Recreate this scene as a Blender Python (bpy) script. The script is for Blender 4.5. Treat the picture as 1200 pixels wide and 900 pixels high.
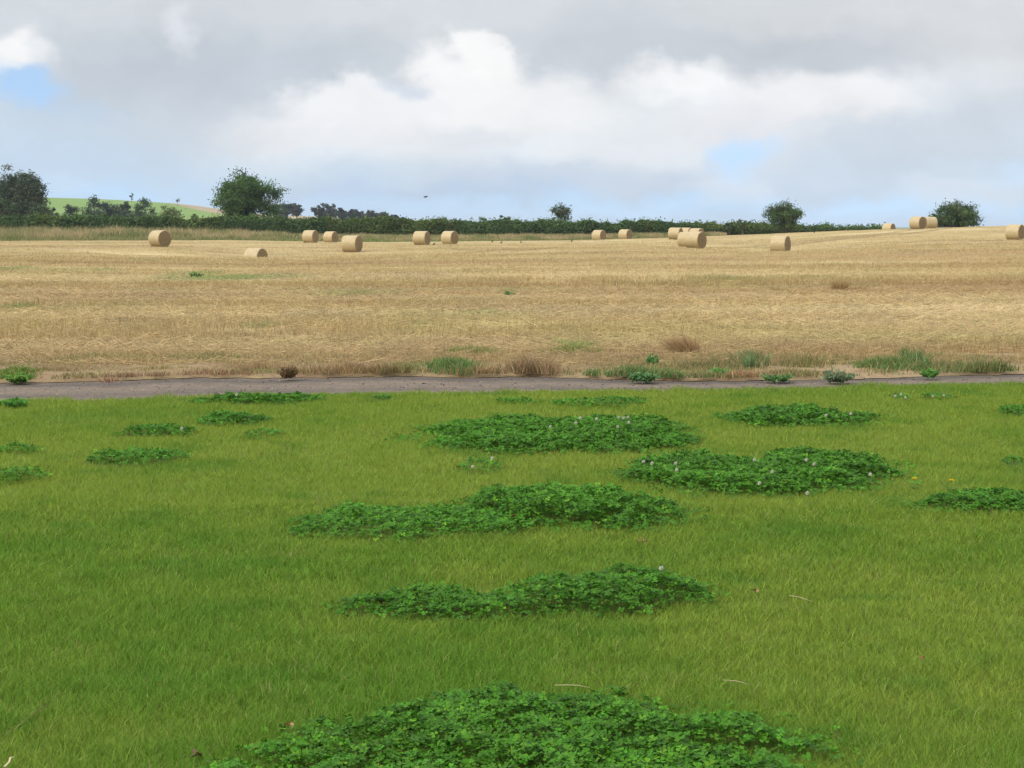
import bpy, math, random
import numpy as np
from mathutils import Vector

for o in list(bpy.data.objects):
    bpy.data.objects.remove(o, do_unlink=True)
SC = bpy.context.scene
COL = SC.collection
random.seed(7)
RNG = np.random.default_rng(11)

# ------------------------------------------------------------------ camera
CAM_H = 1.65
F = 2200.0                       # focal length in photo pixels (1200 wide)
PITCH = math.atan(185.5 / F)
cam = bpy.data.cameras.new('camera')
cam.sensor_width = 36.0
cam.lens = 36.0 * F / 1200.0
cam.clip_start = 0.1
cam.clip_end = 8000
cam_o = bpy.data.objects.new('camera', cam)
COL.objects.link(cam_o)
cam_o.location = (0, 0, CAM_H)
cam_o.rotation_euler = (math.radians(90) - PITCH, 0, 0)
SC.camera = cam_o
SC.render.resolution_x, SC.render.resolution_y = 1024, 768

# ------------------------------------------------------------------ exposure
SC.view_settings.view_transform = 'Standard'
SC.view_settings.look = 'None'
SC.view_settings.exposure = 0.5
SC.view_settings.gamma = 1.0

# ------------------------------------------------------------------ sun
SUN_EL, SUN_AZ = math.radians(42), math.radians(-122)   # azimuth from +Y towards +X: behind left
sun = bpy.data.lights.new('sun', 'SUN')
sun.energy = 2.0
sun.angle = math.radians(11)
sun.color = (1.0, 0.95, 0.86)
sun_o = bpy.data.objects.new('sun', sun)
COL.objects.link(sun_o)
sd = Vector((math.sin(SUN_AZ) * math.cos(SUN_EL), math.cos(SUN_AZ) * math.cos(SUN_EL), math.sin(SUN_EL)))
sun_o.rotation_euler = sd.to_track_quat('Z', 'Y').to_euler()
sun_o.location = (0, 0, 50)

# ------------------------------------------------------------------ world: NISHITA sky behind broken cloud
world = bpy.data.worlds.new('World')
SC.world = world
world.use_nodes = True
wt = world.node_tree
wt.nodes.clear()
def wn(t, **kw):
    n = wt.nodes.new(t)
    for k, v in kw.items():
        setattr(n, k, v)
    return n
def wl(a, b): wt.links.new(a, b)
def wmath(op, a, b=None, c=None, clamp=False):
    n = wn('ShaderNodeMath', operation=op, use_clamp=clamp)
    for i, v in enumerate((a, b, c)):
        if v is None: continue
        if isinstance(v, (int, float)): n.inputs[i].default_value = v
        else: wl(v, n.inputs[i])
    return n.outputs[0]
def wvec(op, a, b):
    n = wn('ShaderNodeVectorMath', operation=op)
    for i, v in enumerate((a, b)):
        if isinstance(v, tuple): n.inputs[i].default_value = v
        else: wl(v, n.inputs[i])
    return n
sky = wn('ShaderNodeTexSky', sky_type='NISHITA')
sky.sun_disc = False
sky.sun_elevation = SUN_EL
sky.sun_rotation = SUN_AZ
sky.altitude = 50
sky.dust_density = 1.2
geo = wn('ShaderNodeTexCoord')
sep = wn('ShaderNodeSeparateXYZ')
wl(geo.outputs['Generated'], sep.inputs[0])
ay = wmath('MAXIMUM', wmath('ABSOLUTE', sep.outputs[1]), 0.25)
U = wmath('MULTIPLY_ADD', wmath('DIVIDE', sep.outputs[0], ay), 1.0, 0.0)
V = wmath('DIVIDE', sep.outputs[2], ay)
uv = wn('ShaderNodeCombineXYZ')
wl(U, uv.inputs[0]); wl(V, uv.inputs[1])
# warp the cloud shapes with two octaves of noise
def wnoise(scale, detail, rough, vecsock, off=(0, 0, 0), sc=(1, 1, 1)):
    m = wn('ShaderNodeMapping')
    m.inputs['Location'].default_value = off
    m.inputs['Scale'].default_value = sc
    wl(vecsock, m.inputs['Vector'])
    n = wn('ShaderNodeTexNoise')
    n.inputs['Scale'].default_value = scale
    n.inputs['Detail'].default_value = detail
    n.inputs['Roughness'].default_value = rough
    wl(m.outputs[0], n.inputs['Vector'])
    return n
n1 = wnoise(13, 5, 0.52, uv.outputs[0], (3.1, 1.7, 0), (1, 1.6, 1))
w1 = wvec('MULTIPLY', wvec('SUBTRACT', n1.outputs['Color'], (0.5, 0.5, 0.5)).outputs[0], (0.062, 0.040, 0.0))
n1b = wnoise(60, 4, 0.55, uv.outputs[0], (8.1, 4.7, 0), (1, 1.3, 1))
w2 = wvec('MULTIPLY', wvec('SUBTRACT', n1b.outputs['Color'], (0.5, 0.5, 0.5)).outputs[0], (0.022, 0.016, 0.0))
WUV = wvec('ADD', wvec('ADD', uv.outputs[0], w1.outputs[0]).outputs[0], w2.outputs[0]).outputs[0]
def blob(px, py, rx, ry, soft):
    """soft ellipse in the direction space of the sky"""
    c = ((px - 600) / F, (264.5 - py) / F, 0)
    s = wvec('SUBTRACT', WUV, c).outputs[0]
    s = wvec('MULTIPLY', s, (F / rx, F / ry, 0)).outputs[0]
    l = wn('ShaderNodeVectorMath', operation='LENGTH'); wl(s, l.inputs[0])
    m = wn('ShaderNodeMapRange', interpolation_type='SMOOTHSTEP')
    m.inputs['From Min'].default_value = 1 + soft
    m.inputs['From Max'].default_value = max(0.0, 1 - soft)
    wl(l.outputs['Value'], m.inputs['Value'])
    return m.outputs[0]
def s2l(c):
    return tuple(((v / 255) / 12.92 if v / 255 <= 0.04045 else ((v / 255 + 0.055) / 1.055) ** 2.4) for v in c)
def wmix(a, b, f):
    n = wn('ShaderNodeMix', data_type='RGBA')
    wl(f, n.inputs[0])
    for v, i in ((a, 6), (b, 7)):
        if isinstance(v, tuple): n.inputs[i].default_value = (*v, 1)
        else: wl(v, n.inputs[i])
    return n.outputs[2]
# cloud colour: grey deck above, bluish towards the horizon
mr = wn('ShaderNodeMapRange', interpolation_type='SMOOTHSTEP')
mr.inputs['From Min'].default_value = 0.015; mr.inputs['From Max'].default_value = 0.085
wl(V, mr.inputs['Value'])
colr = wmix(s2l((190, 214, 236)), s2l((206, 215, 223)), mr.outputs[0])
mr2 = wn('ShaderNodeMapRange', interpolation_type='SMOOTHSTEP')
mr2.inputs['From Min'].default_value = 0.12; mr2.inputs['From Max'].default_value = 0.7
wl(V, mr2.inputs['Value'])
colr = wmix(colr, (1.35, 1.40, 1.48), mr2.outputs[0])
GREY, DGREY, WHITE, PALE, BLUEG = s2l((200, 208, 217)), s2l((189, 198, 208)), s2l((247, 247, 247)), s2l((228, 232, 236)), s2l((188, 207, 229))
paint = [
    (600, 20, 760, 62, .8, s2l((209, 213, 217)), .8),
    (1150, 40, 260, 60, .9, s2l((214, 216, 219)), .7),
    (620, 150, 340, 62, .6, PALE, .9),
    (330, 150, 90, 60, .7, PALE, .6),
    (950, 140, 240, 60, .7, PALE, .8),
    (1090, 95, 130, 32, .7, PALE, .7),
    (150, 90, 120, 45, .7, DGREY, .8),
    (330, 85, 150, 34, .7, DGREY, .8),
    (240, 140, 90, 40, .9, GREY, .5),
    (700, 60, 110, 36, .7, DGREY, .55),
    (900, 66, 190, 28, .6, s2l((193, 199, 207)), .85),
    (1120, 150, 120, 45, .8, s2l((200, 210, 221)), .8),
    (10, 75, 50, 26, .5, WHITE, .8),
    (222, 40, 16, 22, .8, s2l((228, 232, 238)), .7),
    (545, 92, 66, 46, .32, WHITE, .95),
    (562, 60, 30, 30, .3, WHITE, .9),
    (440, 118, 110, 26, .35, s2l((240, 241, 243)), .85),
    (390, 150, 110, 26, .6, s2l((233, 234, 237)), .8),
    (630, 118, 80, 32, .5, s2l((241, 242, 243)), .85),
    (480, 98, 26, 9, .8, s2l((200, 212, 228)), .7),
    (790, 92, 66, 16, .7, WHITE, .75),
    (955, 118, 130, 28, .5, s2l((240, 240, 242)), .8),
    (860, 145, 60, 26, .7, s2l((230, 231, 236)), .7),
    (380, 212, 200, 26, .8, s2l((200, 216, 230)), .6),
    (700, 212, 260, 20, .8, s2l((196, 208, 224)), .6),
    (450, 232, 130, 14, .8, BLUEG, .9),
    (1000, 190, 90, 40, .9, s2l((200, 214, 229)), .6),
    (640, 236, 70, 10, .8, s2l((186, 205, 226)), .7),
    (880, 222, 44, 24, .7, s2l((220, 229, 239)), .8),
    (1130, 222, 90, 22, .6, s2l((216, 226, 236)), .8),
    (90, 215, 28, 12, .7, s2l((216, 226, 238)), .7),
    (60, 195, 120, 24, .9, s2l((199, 216, 234)), .6),
]
for (x, y, rx, ry, sf, c, a) in paint:
    colr = wmix(colr, c, wmath('MULTIPLY', blob(x, y, rx, ry, sf), a))
# fine cloud texture
n2 = wnoise(12, 8, 0.6, WUV, (1.3, 9.2, 0), (1, 2.2, 1))
tx = wmath('MULTIPLY_ADD', n2.outputs['Fac'], 0.34, 0.86)
cm = wvec('MULTIPLY', colr, (1, 1, 1)).outputs[0]
sc_ = wn('ShaderNodeVectorMath', operation='SCALE'); wl(cm, sc_.inputs[0]); wl(tx, sc_.inputs['Scale'])
colr = sc_.outputs[0]
# gaps through which the blue sky shows
gap = None
for (x, y, rx, ry, sf, a) in [(40, 107, 54, 20, .6, .95), (872, 186, 30, 18, .8, .8), (80, 128, 60, 12, .9, .3),
                              (150, 226, 110, 18, .9, .65), (540, 252, 160, 8, .9, .45), (745, 246, 110, 14, .9, .75),
                              (990, 246, 100, 18, .9, .8), (1170, 248, 80, 9, .9, .5), (400, 245, 90, 10, .9, .35),
                              (880, 205, 22, 14, .9, .5), (1180, 205, 40, 14, .9, .3)]:
    b = wmath('MULTIPLY', blob(x, y, rx, ry, sf), a)
    gap = b if gap is None else wmath('MAXIMUM', gap, b)
bg_sky = wn('ShaderNodeBackground'); bg_sky.inputs['Strength'].default_value = 0.15
hi = wvec('ADD', geo.outputs['Generated'], (0.0, 0.0, 0.16))     # the deep blue above the low haze of the sky model
hin = wn('ShaderNodeVectorMath', operation='NORMALIZE'); wl(hi.outputs[0], hin.inputs[0]); wl(hin.outputs[0], sky.inputs['Vector'])
wl(sky.outputs[0], bg_sky.inputs['Color'])
bg_cl = wn('ShaderNodeBackground'); bg_cl.inputs['Strength'].default_value = 0.72
wl(colr, bg_cl.inputs['Color'])
mixs = wn('ShaderNodeMixShader')
wl(gap, mixs.inputs[0]); wl(bg_cl.outputs[0], mixs.inputs[1]); wl(bg_sky.outputs[0], mixs.inputs[2])
wo = wn('ShaderNodeOutputWorld'); wl(mixs.outputs[0], wo.inputs['Surface'])

# ------------------------------------------------------------------ projection helpers
ct, st = math.cos(PITCH), math.sin(PITCH)
def ray(px, py):
    a, b = (px - 600) / F, (450 - py) / F
    return np.array([a, ct + b * st, -st + b * ct])
def at(px, py, d):
    """world point seen at photo pixel (px, py) at ground distance d"""
    r = ray(px, py)
    return np.array([0, 0, CAM_H]) + r * (d / r[1])
def on_plane(px, py, z=0.0):
    r = ray(px, py)
    t = (z - CAM_H) / r[2]
    return np.array([0, 0, CAM_H]) + r * t

# ------------------------------------------------------------------ noise
_lat = {}
def vnoise(x, y, scale, seed=0, octaves=3):
    x = np.asarray(x, float); y = np.asarray(y, float)
    out = np.zeros(np.broadcast(x, y).shape); amp = 1; tot = 0
    for o in range(octaves):
        key = seed * 10 + o
        if key not in _lat:
            _lat[key] = np.random.default_rng(key + 100).random((256, 256))
        L = _lat[key]
        s = scale / 2 ** o
        fx, fy = x / s + 1000.3, y / s + 1000.7
        ix, iy = np.floor(fx).astype(int), np.floor(fy).astype(int)
        tx, ty = fx - ix, fy - iy
        tx, ty = tx * tx * (3 - 2 * tx), ty * ty * (3 - 2 * ty)
        g = lambda i, j: L[(ix + i) % 256, (iy + j) % 256]
        out = out + amp * ((g(0, 0) * (1 - tx) + g(1, 0) * tx) * (1 - ty) + (g(0, 1) * (1 - tx) + g(1, 1) * tx) * ty)
        tot += amp; amp *= 0.5
    return out / tot

# ------------------------------------------------------------------ terrain of the field
TP = [-900, -300, 0, 300, 500, 700, 800, 900, 1000, 1100, 1200, 1500, 2100]
TD = [20, 60, 100, 140, 180, 210, 240, 290]
TZ = np.array([
    [0, 0, 0, 0, 0, 0, 0, 0, 0, 0, 0, 0, 0],
    [0, 0, 0, -.02, -.02, 0, 0, 0, 0, 0, 0, .05, .1],
    [.1, .05, 0, -.30, -.12, -.04, -.02, -.05, .03, .10, .15, .4, .6],
    [.1, .05, 0, -.34, -.22, -.10, 0, -.22, .15, .30, .38, 1.0, 1.4],
    [.1, .05, 0, -.05, -.15, -.06, .10, .35, .80, 1.05, 1.25, 2.0, 2.6],
    [.1, .05, -.02, -.02, -.16, -.05, .20, .80, 1.22, 1.50, 1.78, 2.6, 3.4],
    [.1, .05, -.02, -.02, -.16, -.04, .22, .62, .95, 1.30, 1.60, 2.6, 3.4],
    [.1, .05, -.02, -.02, -.16, -.04, .10, .10, .20, .60, 1.00, 1.8, 2.6]])
FP = np.linspace(-900, 2100, 301); FD = np.linspace(20, 290, 136)
_t = np.array([np.interp(FP, TP, r) for r in TZ])
TBL = np.array([np.interp(FD, TD, _t[:, j]) for j in range(len(FP))]).T
def _blur(a, n, ax):
    k = np.exp(-0.5 * (np.arange(-2 * n, 2 * n + 1) / n) ** 2); k /= k.sum()
    return np.apply_along_axis(lambda v: np.convolve(np.pad(v, 2 * n, mode='edge'), k, mode='valid'), ax, a)
TBL = _blur(_blur(TBL, 3, 1), 4, 0)
def zbase(x, y):
    x = np.asarray(x, float); y = np.asarray(y, float)
    yy = np.clip(y, 20, 289.9)
    p = np.clip(600 + F * x / np.maximum(yy, 1), -899, 2099)
    i = (yy - 20) / 2.0; j = (p + 900) / 10.0
    i0 = np.minimum(i.astype(int), 134); j0 = np.minimum(j.astype(int), 299)
    a, b = i - i0, j - j0
    z = (TBL[i0, j0] * (1 - a) + TBL[i0 + 1, j0] * a) * (1 - b) + (TBL[i0, j0 + 1] * (1 - a) + TBL[i0 + 1, j0 + 1] * a) * b
    return z + 0.12 * (vnoise(x, y, 26, 3, 2) - .5) * np.clip((y - 40) / 60, 0, 1)

# bales: photo x, photo y of the base, height in photo px, angle of the end face from the line of sight, label
BALES = [
    (186.5, 289.6, 20.0, 40, 'round straw bale nearest the left edge of the field, in front of the hedge'),
    (363.5, 284.9, 15.3, 58, 'left one of two small straw bales beside the tall grass, right of the big tree'),
    (387.5, 285.0, 14.0, 52, 'smaller straw bale by the tall grass, just behind the larger bale right of it'),
    (412.0, 296.0, 20.3, 63, 'large straw bale standing clear on the stubble, in front of two smaller ones'),
    (494.0, 287.5, 17.0, 64, 'left bale of the pair side by side in the middle left of the field'),
    (527.0, 286.5, 16.0, 52, 'right bale of the pair in the middle left, with its round end in view'),
    (702.0, 282.5, 13.2, 55, 'small straw bale below and right of the thin lone tree, left of another small bale'),
    (733.0, 281.5, 13.0, 55, 'smallest bale in front of the hedge, between the thin tree and the bale cluster'),
    (792.0, 281.2, 15.0, 68, 'leftmost bale of the cluster of five, showing its pale barrel side'),
    (804.0, 279.6, 13.0, 64, 'rearmost bale of the cluster of five, only its top showing'),
    (816.5, 282.5, 15.0, 55, 'bale of the cluster peeping over the front bale on its right'),
    (805.5, 290.0, 18.6, 66, 'bale of the cluster half hidden behind the front bale'),
    (815.5, 291.3, 20.3, 56, 'frontmost and biggest bale of the cluster of five'),
    (915.0, 296.5, 20.5, 68, 'lone straw bale in the open stubble below the round tree on the skyline'),
    (1190.5, 281.2, 18.4, 64, 'straw bale at the far right edge of the picture on the slope'),
    (1076.0, 268.6, 15.2, 55, 'left bale of the touching pair on the skyline, round end in view'),
    (1090.0, 268.4, 14.6, -62, 'right bale of the touching pair on the skyline, beside the bush'),
    (1042.0, 274.2, 12.6, 60, 'straw bale half sunk behind the crest of the field'),
    (299.0, 312.5, 22.0, 52, 'straw bale sunk in a hollow with only its top half showing'),
]
BD = 1.30
BP = []
for (px, py, h, an, lab) in BALES:
    d = F * BD / h
    BP.append(at(px, py, d))
BP = np.array(BP)
SIG = np.full(len(BP), 6.0); SIG[-1] = 7.0
def _kern(x, y):
    x = np.asarray(x, float)[..., None]; y = np.asarray(y, float)[..., None]
    return np.exp(-((x - BP[:, 0]) ** 2 + (y - BP[:, 1]) ** 2) / (2 * SIG ** 2))
_K = _kern(BP[:, 0], BP[:, 1])
_w = np.linalg.solve(_K.T @ _K + 1e-3 * np.eye(len(BP)), _K.T @ (BP[:, 2] - zbase(BP[:, 0], BP[:, 1])))
def zf(x, y):
    return zbase(x, y) + _kern(x, y) @ _w

# ------------------------------------------------------------------ materials
def new_mat(name):
    m = bpy.data.materials.new(name); m.use_nodes = True
    nt = m.node_tree; nt.nodes.clear()
    out = nt.nodes.new('ShaderNodeOutputMaterial')
    b = nt.nodes.new('ShaderNodeBsdfPrincipled')
    nt.links.new(b.outputs[0], out.inputs['Surface'])
    return m, nt, b, out
def nd(nt, t, inp=None, **kw):
    n = nt.nodes.new(t)
    for k, v in kw.items(): setattr(n, k, v)
    for k, v in (inp or {}).items():
        if hasattr(v, 'is_output') or isinstance(v, bpy.types.NodeSocket): nt.links.new(v, n.inputs[k])
        else: n.inputs[k].default_value = v
    return n
def leaf_mat(name, rough=0.55, trans=0.25, spec=0.3):
    """colour comes from the 'col' attribute: each leaf or blade has its own pigment"""
    m, nt, b, out = new_mat(name)
    a = nd(nt, 'ShaderNodeAttribute', attribute_name='col')
    b.inputs['Roughness'].default_value = rough
    b.inputs['Specular IOR Level'].default_value = spec
    nt.links.new(a.outputs['Color'], b.inputs['Base Color'])
    if trans:
        t = nd(nt, 'ShaderNodeBsdfTranslucent', {'Color': a.outputs['Color']})
        mx = nd(nt, 'ShaderNodeMixShader', {0: trans})
        nt.links.new(b.outputs[0], mx.inputs[1]); nt.links.new(t.outputs[0], mx.inputs[2])
        nt.links.new(mx.outputs[0], out.inputs['Surface'])
    return m
def noise_mat(name, cols, scale, rough=0.9, bump=0.3, bscale=None, stretch=(1, 1, 1), detail=6, attr=False, bdist=0.02):
    m, nt, b, out = new_mat(name)
    tc = nd(nt, 'ShaderNodeTexCoord')
    mp = nd(nt, 'ShaderNodeMapping', {'Vector': tc.outputs['Object'], 'Scale': stretch})
    n = nd(nt, 'ShaderNodeTexNoise', {'Vector': mp.outputs[0], 'Scale': scale, 'Detail': detail, 'Roughness': 0.65})
    r = nd(nt, 'ShaderNodeValToRGB', {'Fac': n.outputs['Fac']})
    e = r.color_ramp.elements
    lo, hi = 0.3, 0.7
    for i, c in enumerate(cols):
        p = lo + (hi - lo) * i / (len(cols) - 1)
        el = e[i] if i < 2 else e.new(p)
        el.position = p; el.color = (*c, 1)
    res = r.outputs[0]
    if attr:
        a = nd(nt, 'ShaderNodeAttribute', attribute_name='col')
        mx = nd(nt, 'ShaderNodeMix', {0: 1.0, 6: a.outputs['Color'], 7: res}, data_type='RGBA', blend_type='MULTIPLY')
        res = mx.outputs[2]
    nt.links.new(res, b.inputs['Base Color'])
    b.inputs['Roughness'].default_value = rough
    b.inputs['Specular IOR Level'].default_value = 0.2
    if bump:
        n2 = nd(nt, 'ShaderNodeTexNoise', {'Vector': mp.outputs[0], 'Scale': bscale or scale * 6, 'Detail': 5})
        bp = nd(nt, 'ShaderNodeBump', {'Strength': bump, 'Distance': bdist, 'Height': n2.outputs['Fac']})
        nt.links.new(bp.outputs[0], b.inputs['Normal'])
    return m

# ------------------------------------------------------------------ mesh helpers
def link(o, parent=None):
    COL.objects.link(o)
    if parent is not None: o.parent = parent
    return o
def np_mesh(name, verts, faces, mat, parent=None, col=None, smooth=False, loc=None):
    verts = np.asarray(verts, np.float32); faces = np.asarray(faces, np.int32)
    if loc is not None: verts = verts - np.asarray(loc, np.float32)
    me = bpy.data.meshes.new(name)
    nf, k = faces.shape
    me.vertices.add(len(verts)); me.vertices.foreach_set('co', verts.ravel())
    me.loops.add(nf * k); me.loops.foreach_set('vertex_index', faces.ravel())
    me.polygons.add(nf)
    me.polygons.foreach_set('loop_start', np.arange(0, nf * k, k, dtype=np.int32))
    if smooth: me.polygons.foreach_set('use_smooth', np.ones(nf, bool))
    if col is not None:
        a = me.color_attributes.new('col', 'FLOAT_COLOR', 'POINT')
        c = np.ones((len(verts), 4), np.float32); c[:, :3] = col
        a.data.foreach_set('color', c.ravel())
    me.update(calc_edges=True)
    me.materials.append(mat)
    o = bpy.data.objects.new(name, me)
    if loc is not None: o.location = tuple(float(v) for v in loc)
    return link(o, parent)
def tag(o, label=None, cat=None, group=None, kind=None):
    if label: o['label'] = label
    if cat: o['category'] = cat
    if group: o['group'] = group
    if kind: o['kind'] = kind
    return o
def empty(name, loc, rz=0.0):
    o = bpy.data.objects.new(name, None); COL.objects.link(o)
    o.empty_display_size = 0.2
    o.location = tuple(float(v) for v in loc); o.rotation_euler = (0, 0, rz)
    return o
def grid(name, xs, ys, zfun, mat, colfun=None, smooth=True, kind='structure'):
    X, Y = np.meshgrid(xs, ys)
    Z = zfun(X, Y)
    v = np.stack([X, Y, Z], -1).reshape(-1, 3)
    nx, ny = len(xs), len(ys)
    i = np.arange(nx * ny).reshape(ny, nx)
    f = np.stack([i[:-1, :-1], i[:-1, 1:], i[1:, 1:], i[1:, :-1]], -1).reshape(-1, 4)
    c = colfun(X, Y).reshape(-1, 3) if colfun else None
    o = np_mesh(name, v, f, mat, col=c, smooth=smooth)
    return tag(o, kind=kind)
class Acc:
    """collects triangle soup with colours"""
    def __init__(s): s.v = []; s.f = []; s.c = []; s.n = 0
    def add(s, v, f, c):
        v = np.asarray(v, float).reshape(-1, 3); f = np.asarray(f, int)
        s.v.append(v); s.f.append(f + s.n); s.n += len(v)
        c = np.asarray(c, float)
        s.c.append(np.broadcast_to(c, v.shape) if c.ndim == 1 else c)
    def build(s, name, mat, parent=None, smooth=False, loc=None):
        return np_mesh(name, np.concatenate(s.v), np.concatenate(s.f), mat, parent, np.concatenate(s.c), smooth, loc)
def tube(acc, pts, rad, col, sides=6):
    pts = np.asarray(pts, float); n = len(pts)
    t = np.gradient(pts, axis=0); t /= np.linalg.norm(t, axis=1)[:, None] + 1e-9
    ref = np.where(np.abs(t[:, 2:3]) > .9, np.array([[1., 0, 0]]), np.array([[0, 0, 1.]]))
    a = np.cross(t, ref); a /= np.linalg.norm(a, axis=1)[:, None] + 1e-9
    b = np.cross(t, a)
    an = np.linspace(0, 2 * np.pi, sides, endpoint=False)
    r = np.asarray(rad, float).reshape(-1, 1, 1)
    v = pts[:, None] + r * (np.cos(an)[None, :, None] * a[:, None] + np.sin(an)[None, :, None] * b[:, None])
    v = v.reshape(-1, 3)
    f = []
    for i in range(n - 1):
        for k in range(sides):
            p, q = i * sides + k, i * sides + (k + 1) % sides
            f += [(p, q, q + sides), (p, q + sides, p + sides)]
    for k in range(1, sides - 1):
        f.append(((n - 1) * sides, (n - 1) * sides + k, (n - 1) * sides + k + 1))
    acc.add(v, f, col)
def blades(P, h, w, yaw, lean, col, seg=2, droop=0.35):
    """P (N,3) roots, h length, w width, lean (N,2) horizontal offset of the tip; tapered blades"""
    N = len(P)
    sx = np.stack([np.cos(yaw), np.sin(yaw), np.zeros(N)], -1) * (w / 2)[:, None]
    up = np.zeros((N, 3)); up[:, 2] = 1
    L = np.zeros((N, 3)); L[:, :2] = lean
    if seg == 1:
        tip = P + up * h[:, None] + L
        v = np.stack([P - sx, P + sx, tip], 1).reshape(-1, 3)
        b = np.arange(N)[:, None] * 3
        f = (b + np.array([0, 1, 2]))
        k = 3
    else:
        mid = P + up * (h * 0.58)[:, None] + L * droop
        tip = P + up * h[:, None] + L
        v = np.stack([P - sx, P + sx, mid - sx * .8, mid + sx * .8, tip], 1).reshape(-1, 3)
        b = np.arange(N)[:, None, None] * 5
        f = (b + np.array([[0, 1, 3], [0, 3, 2], [2, 3, 4]])[None]).reshape(-1, 3)
        k = 5
    c = np.repeat(col, k, axis=0)
    return v, f, c
def leaf_quads(C, size, rng, col, flat=0.0, nbias=None):
    """randomly turned pointed leaf clumps (two folded triangles each)"""
    N = len(C)
    n = rng.normal(size=(N, 3))
    if nbias is not None: n += nbias
    n /= np.linalg.norm(n, axis=1)[:, None] + 1e-9
    t = rng.normal(size=(N, 3)); t -= (t * n).sum(1)[:, None] * n
    t /= np.linalg.norm(t, axis=1)[:, None] + 1e-9
    b = np.cross(n, t)
    s = np.asarray(size).reshape(-1, 1) * np.ones((N, 1))
    v = np.stack([C - t * s, C + b * s * .45 + n * s * .15, C + t * s, C - b * s * .45 + n * s * .15], 1).reshape(-1, 3)
    k = np.arange(N)[:, None, None] * 4
    f = (k + np.array([[0, 1, 2], [0, 2, 3]])[None]).reshape(-1, 3)
    return v, f, np.repeat(col, 4, axis=0)
def jitter(base, n, rng, amt=0.25, hue=0.1):
    c = np.ones((n, 3)) * np.asarray(base)
    c *= (1 + amt * rng.normal(size=(n, 1)))
    c *= (1 + hue * rng.normal(size=(n, 3)))
    return np.clip(c, 0.003, 0.9)

M_grass = leaf_mat('grass_blades', .6, .35, .10)
M_clover = leaf_mat('clover_leaves', .55, .25, .12)
M_straw = leaf_mat('straw_stalks', .6, .1, .3)
M_leaf = leaf_mat('tree_leaves', .7, .25, .08)
M_bark = leaf_mat('bark', .9, 0, .1)
M_petal = leaf_mat('petals', .6, .3, .2)
M_dark = leaf_mat('bird_feathers', .6, 0, .2)

# ------------------------------------------------------------------ big ground sheet and hill
M_pasture = noise_mat('pasture', [(.07, .13, .03), (.11, .18, .04), (.10, .15, .05)], 0.06, bump=.4, bscale=2)
def _gx(n, m): t = np.linspace(-1, 1, n); return np.sinh(t * 4) / np.sinh(4) * m
def zground(X, Y):
    z = np.full(X.shape, -0.8)
    inside = (np.abs(X) < 150) & (Y < 300) & (Y > -20)
    return np.where(inside, -2.4, z) - np.clip((Y - 300) / 200, 0, 1) * 3
grid('ground', _gx(81, 5000), np.concatenate([np.linspace(-400, -30, 8), np.linspace(-20, 320, 35), np.linspace(360, 7000, 50)]), zground, M_pasture)

HP = [-1500, -600, -100, 0, 60, 130, 200, 255, 320, 420, 520, 620, 800, 1500]
HY = [226, 226, 229, 230.5, 231.5, 233.5, 237.5, 246, 251.5, 256, 260, 267, 276, 285]
def zhill(X, Y):
    px = 600 + F * X / 700
    top = CAM_H + (264.5 - np.interp(px, HP, HY)) * 700 / F
    t = np.clip((Y - 330) / 370, 0, 1); t = t ** 1.15
    b = np.clip((Y - 700) / 500, 0, 1)
    return -4.2 + (top + 4.2) * t - b * b * 30 + 0.5 * (vnoise(X, Y, 60, 5, 2) - .5) * t
def chill(X, Y):
    px = 600 + F * X / Y
    c = np.zeros(X.shape + (3,))
    g = np.array([.135, .225, .050]); g2 = np.array([.165, .235, .062]); tan = np.array([.30, .235, .15])
    n = vnoise(X, Y, 50, 6, 3)[..., None]
    c[:] = g * n + g2 * (1 - n)
    lim = np.interp(px, [180, 200, 255, 300, 520], [800, 697, 672, 620, 520])
    m = np.clip((Y - lim) / 6, 0, 1)[..., None]
    c = c * (1 - m) + tan * m
    lo = (np.interp(px, [0, 120, 250], [520, 500, 470]) > Y)[..., None]
    return np.where(lo, c * np.array([.9, .88, .9]), c)
M_hill = noise_mat('hill_fields', [(.85, .85, .85), (1.1, 1.1, 1.1)], .12, bump=.3, bscale=1, attr=True)
grid('hill', np.linspace(-520, 240, 190), np.concatenate([np.linspace(320, 720, 130), np.linspace(740, 1250, 20)]), zhill, M_hill, chill)

# ------------------------------------------------------------------ lawn, track, verge, field sheets
def near_edge(x):     # far side of the lawn
    px = 600 + F * x / 18.5
    py = np.interp(px, [-300, 0, 130, 200, 400, 600, 800, 1000, 1200, 1500], [476, 473.5, 474, 470.5, 466.5, 463.5, 461.5, 457.5, 454.5, 450])
    return CAM_H / np.tan(PITCH + np.arctan((py - 450) / F)) + .30 * (vnoise(x, x * 0, .9, 8, 3) - .5) + .22 * (vnoise(x, x * 0, .12, 7, 2) - .5)
def far_edge(x):      # far side of the track
    px = 600 + F * x / 20
    py = np.interp(px, [-300, 0, 100, 230, 400, 600, 750, 850, 1000, 1100, 1200, 1500], [451, 450, 449, 444, 443.5, 442, 446, 448, 446, 442.5, 440.5, 436])
    return CAM_H / np.tan(PITCH + np.arctan((py - 450) / F)) + .50 * (vnoise(x, x * 0, .8, 9, 3) - .5) + .25 * (vnoise(x, x * 0, .15, 6, 2) - .5)
def zlawn(x, y): return 0.028 + 0.03 * (vnoise(x, y, 1.6, 10, 2) - .5)
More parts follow.
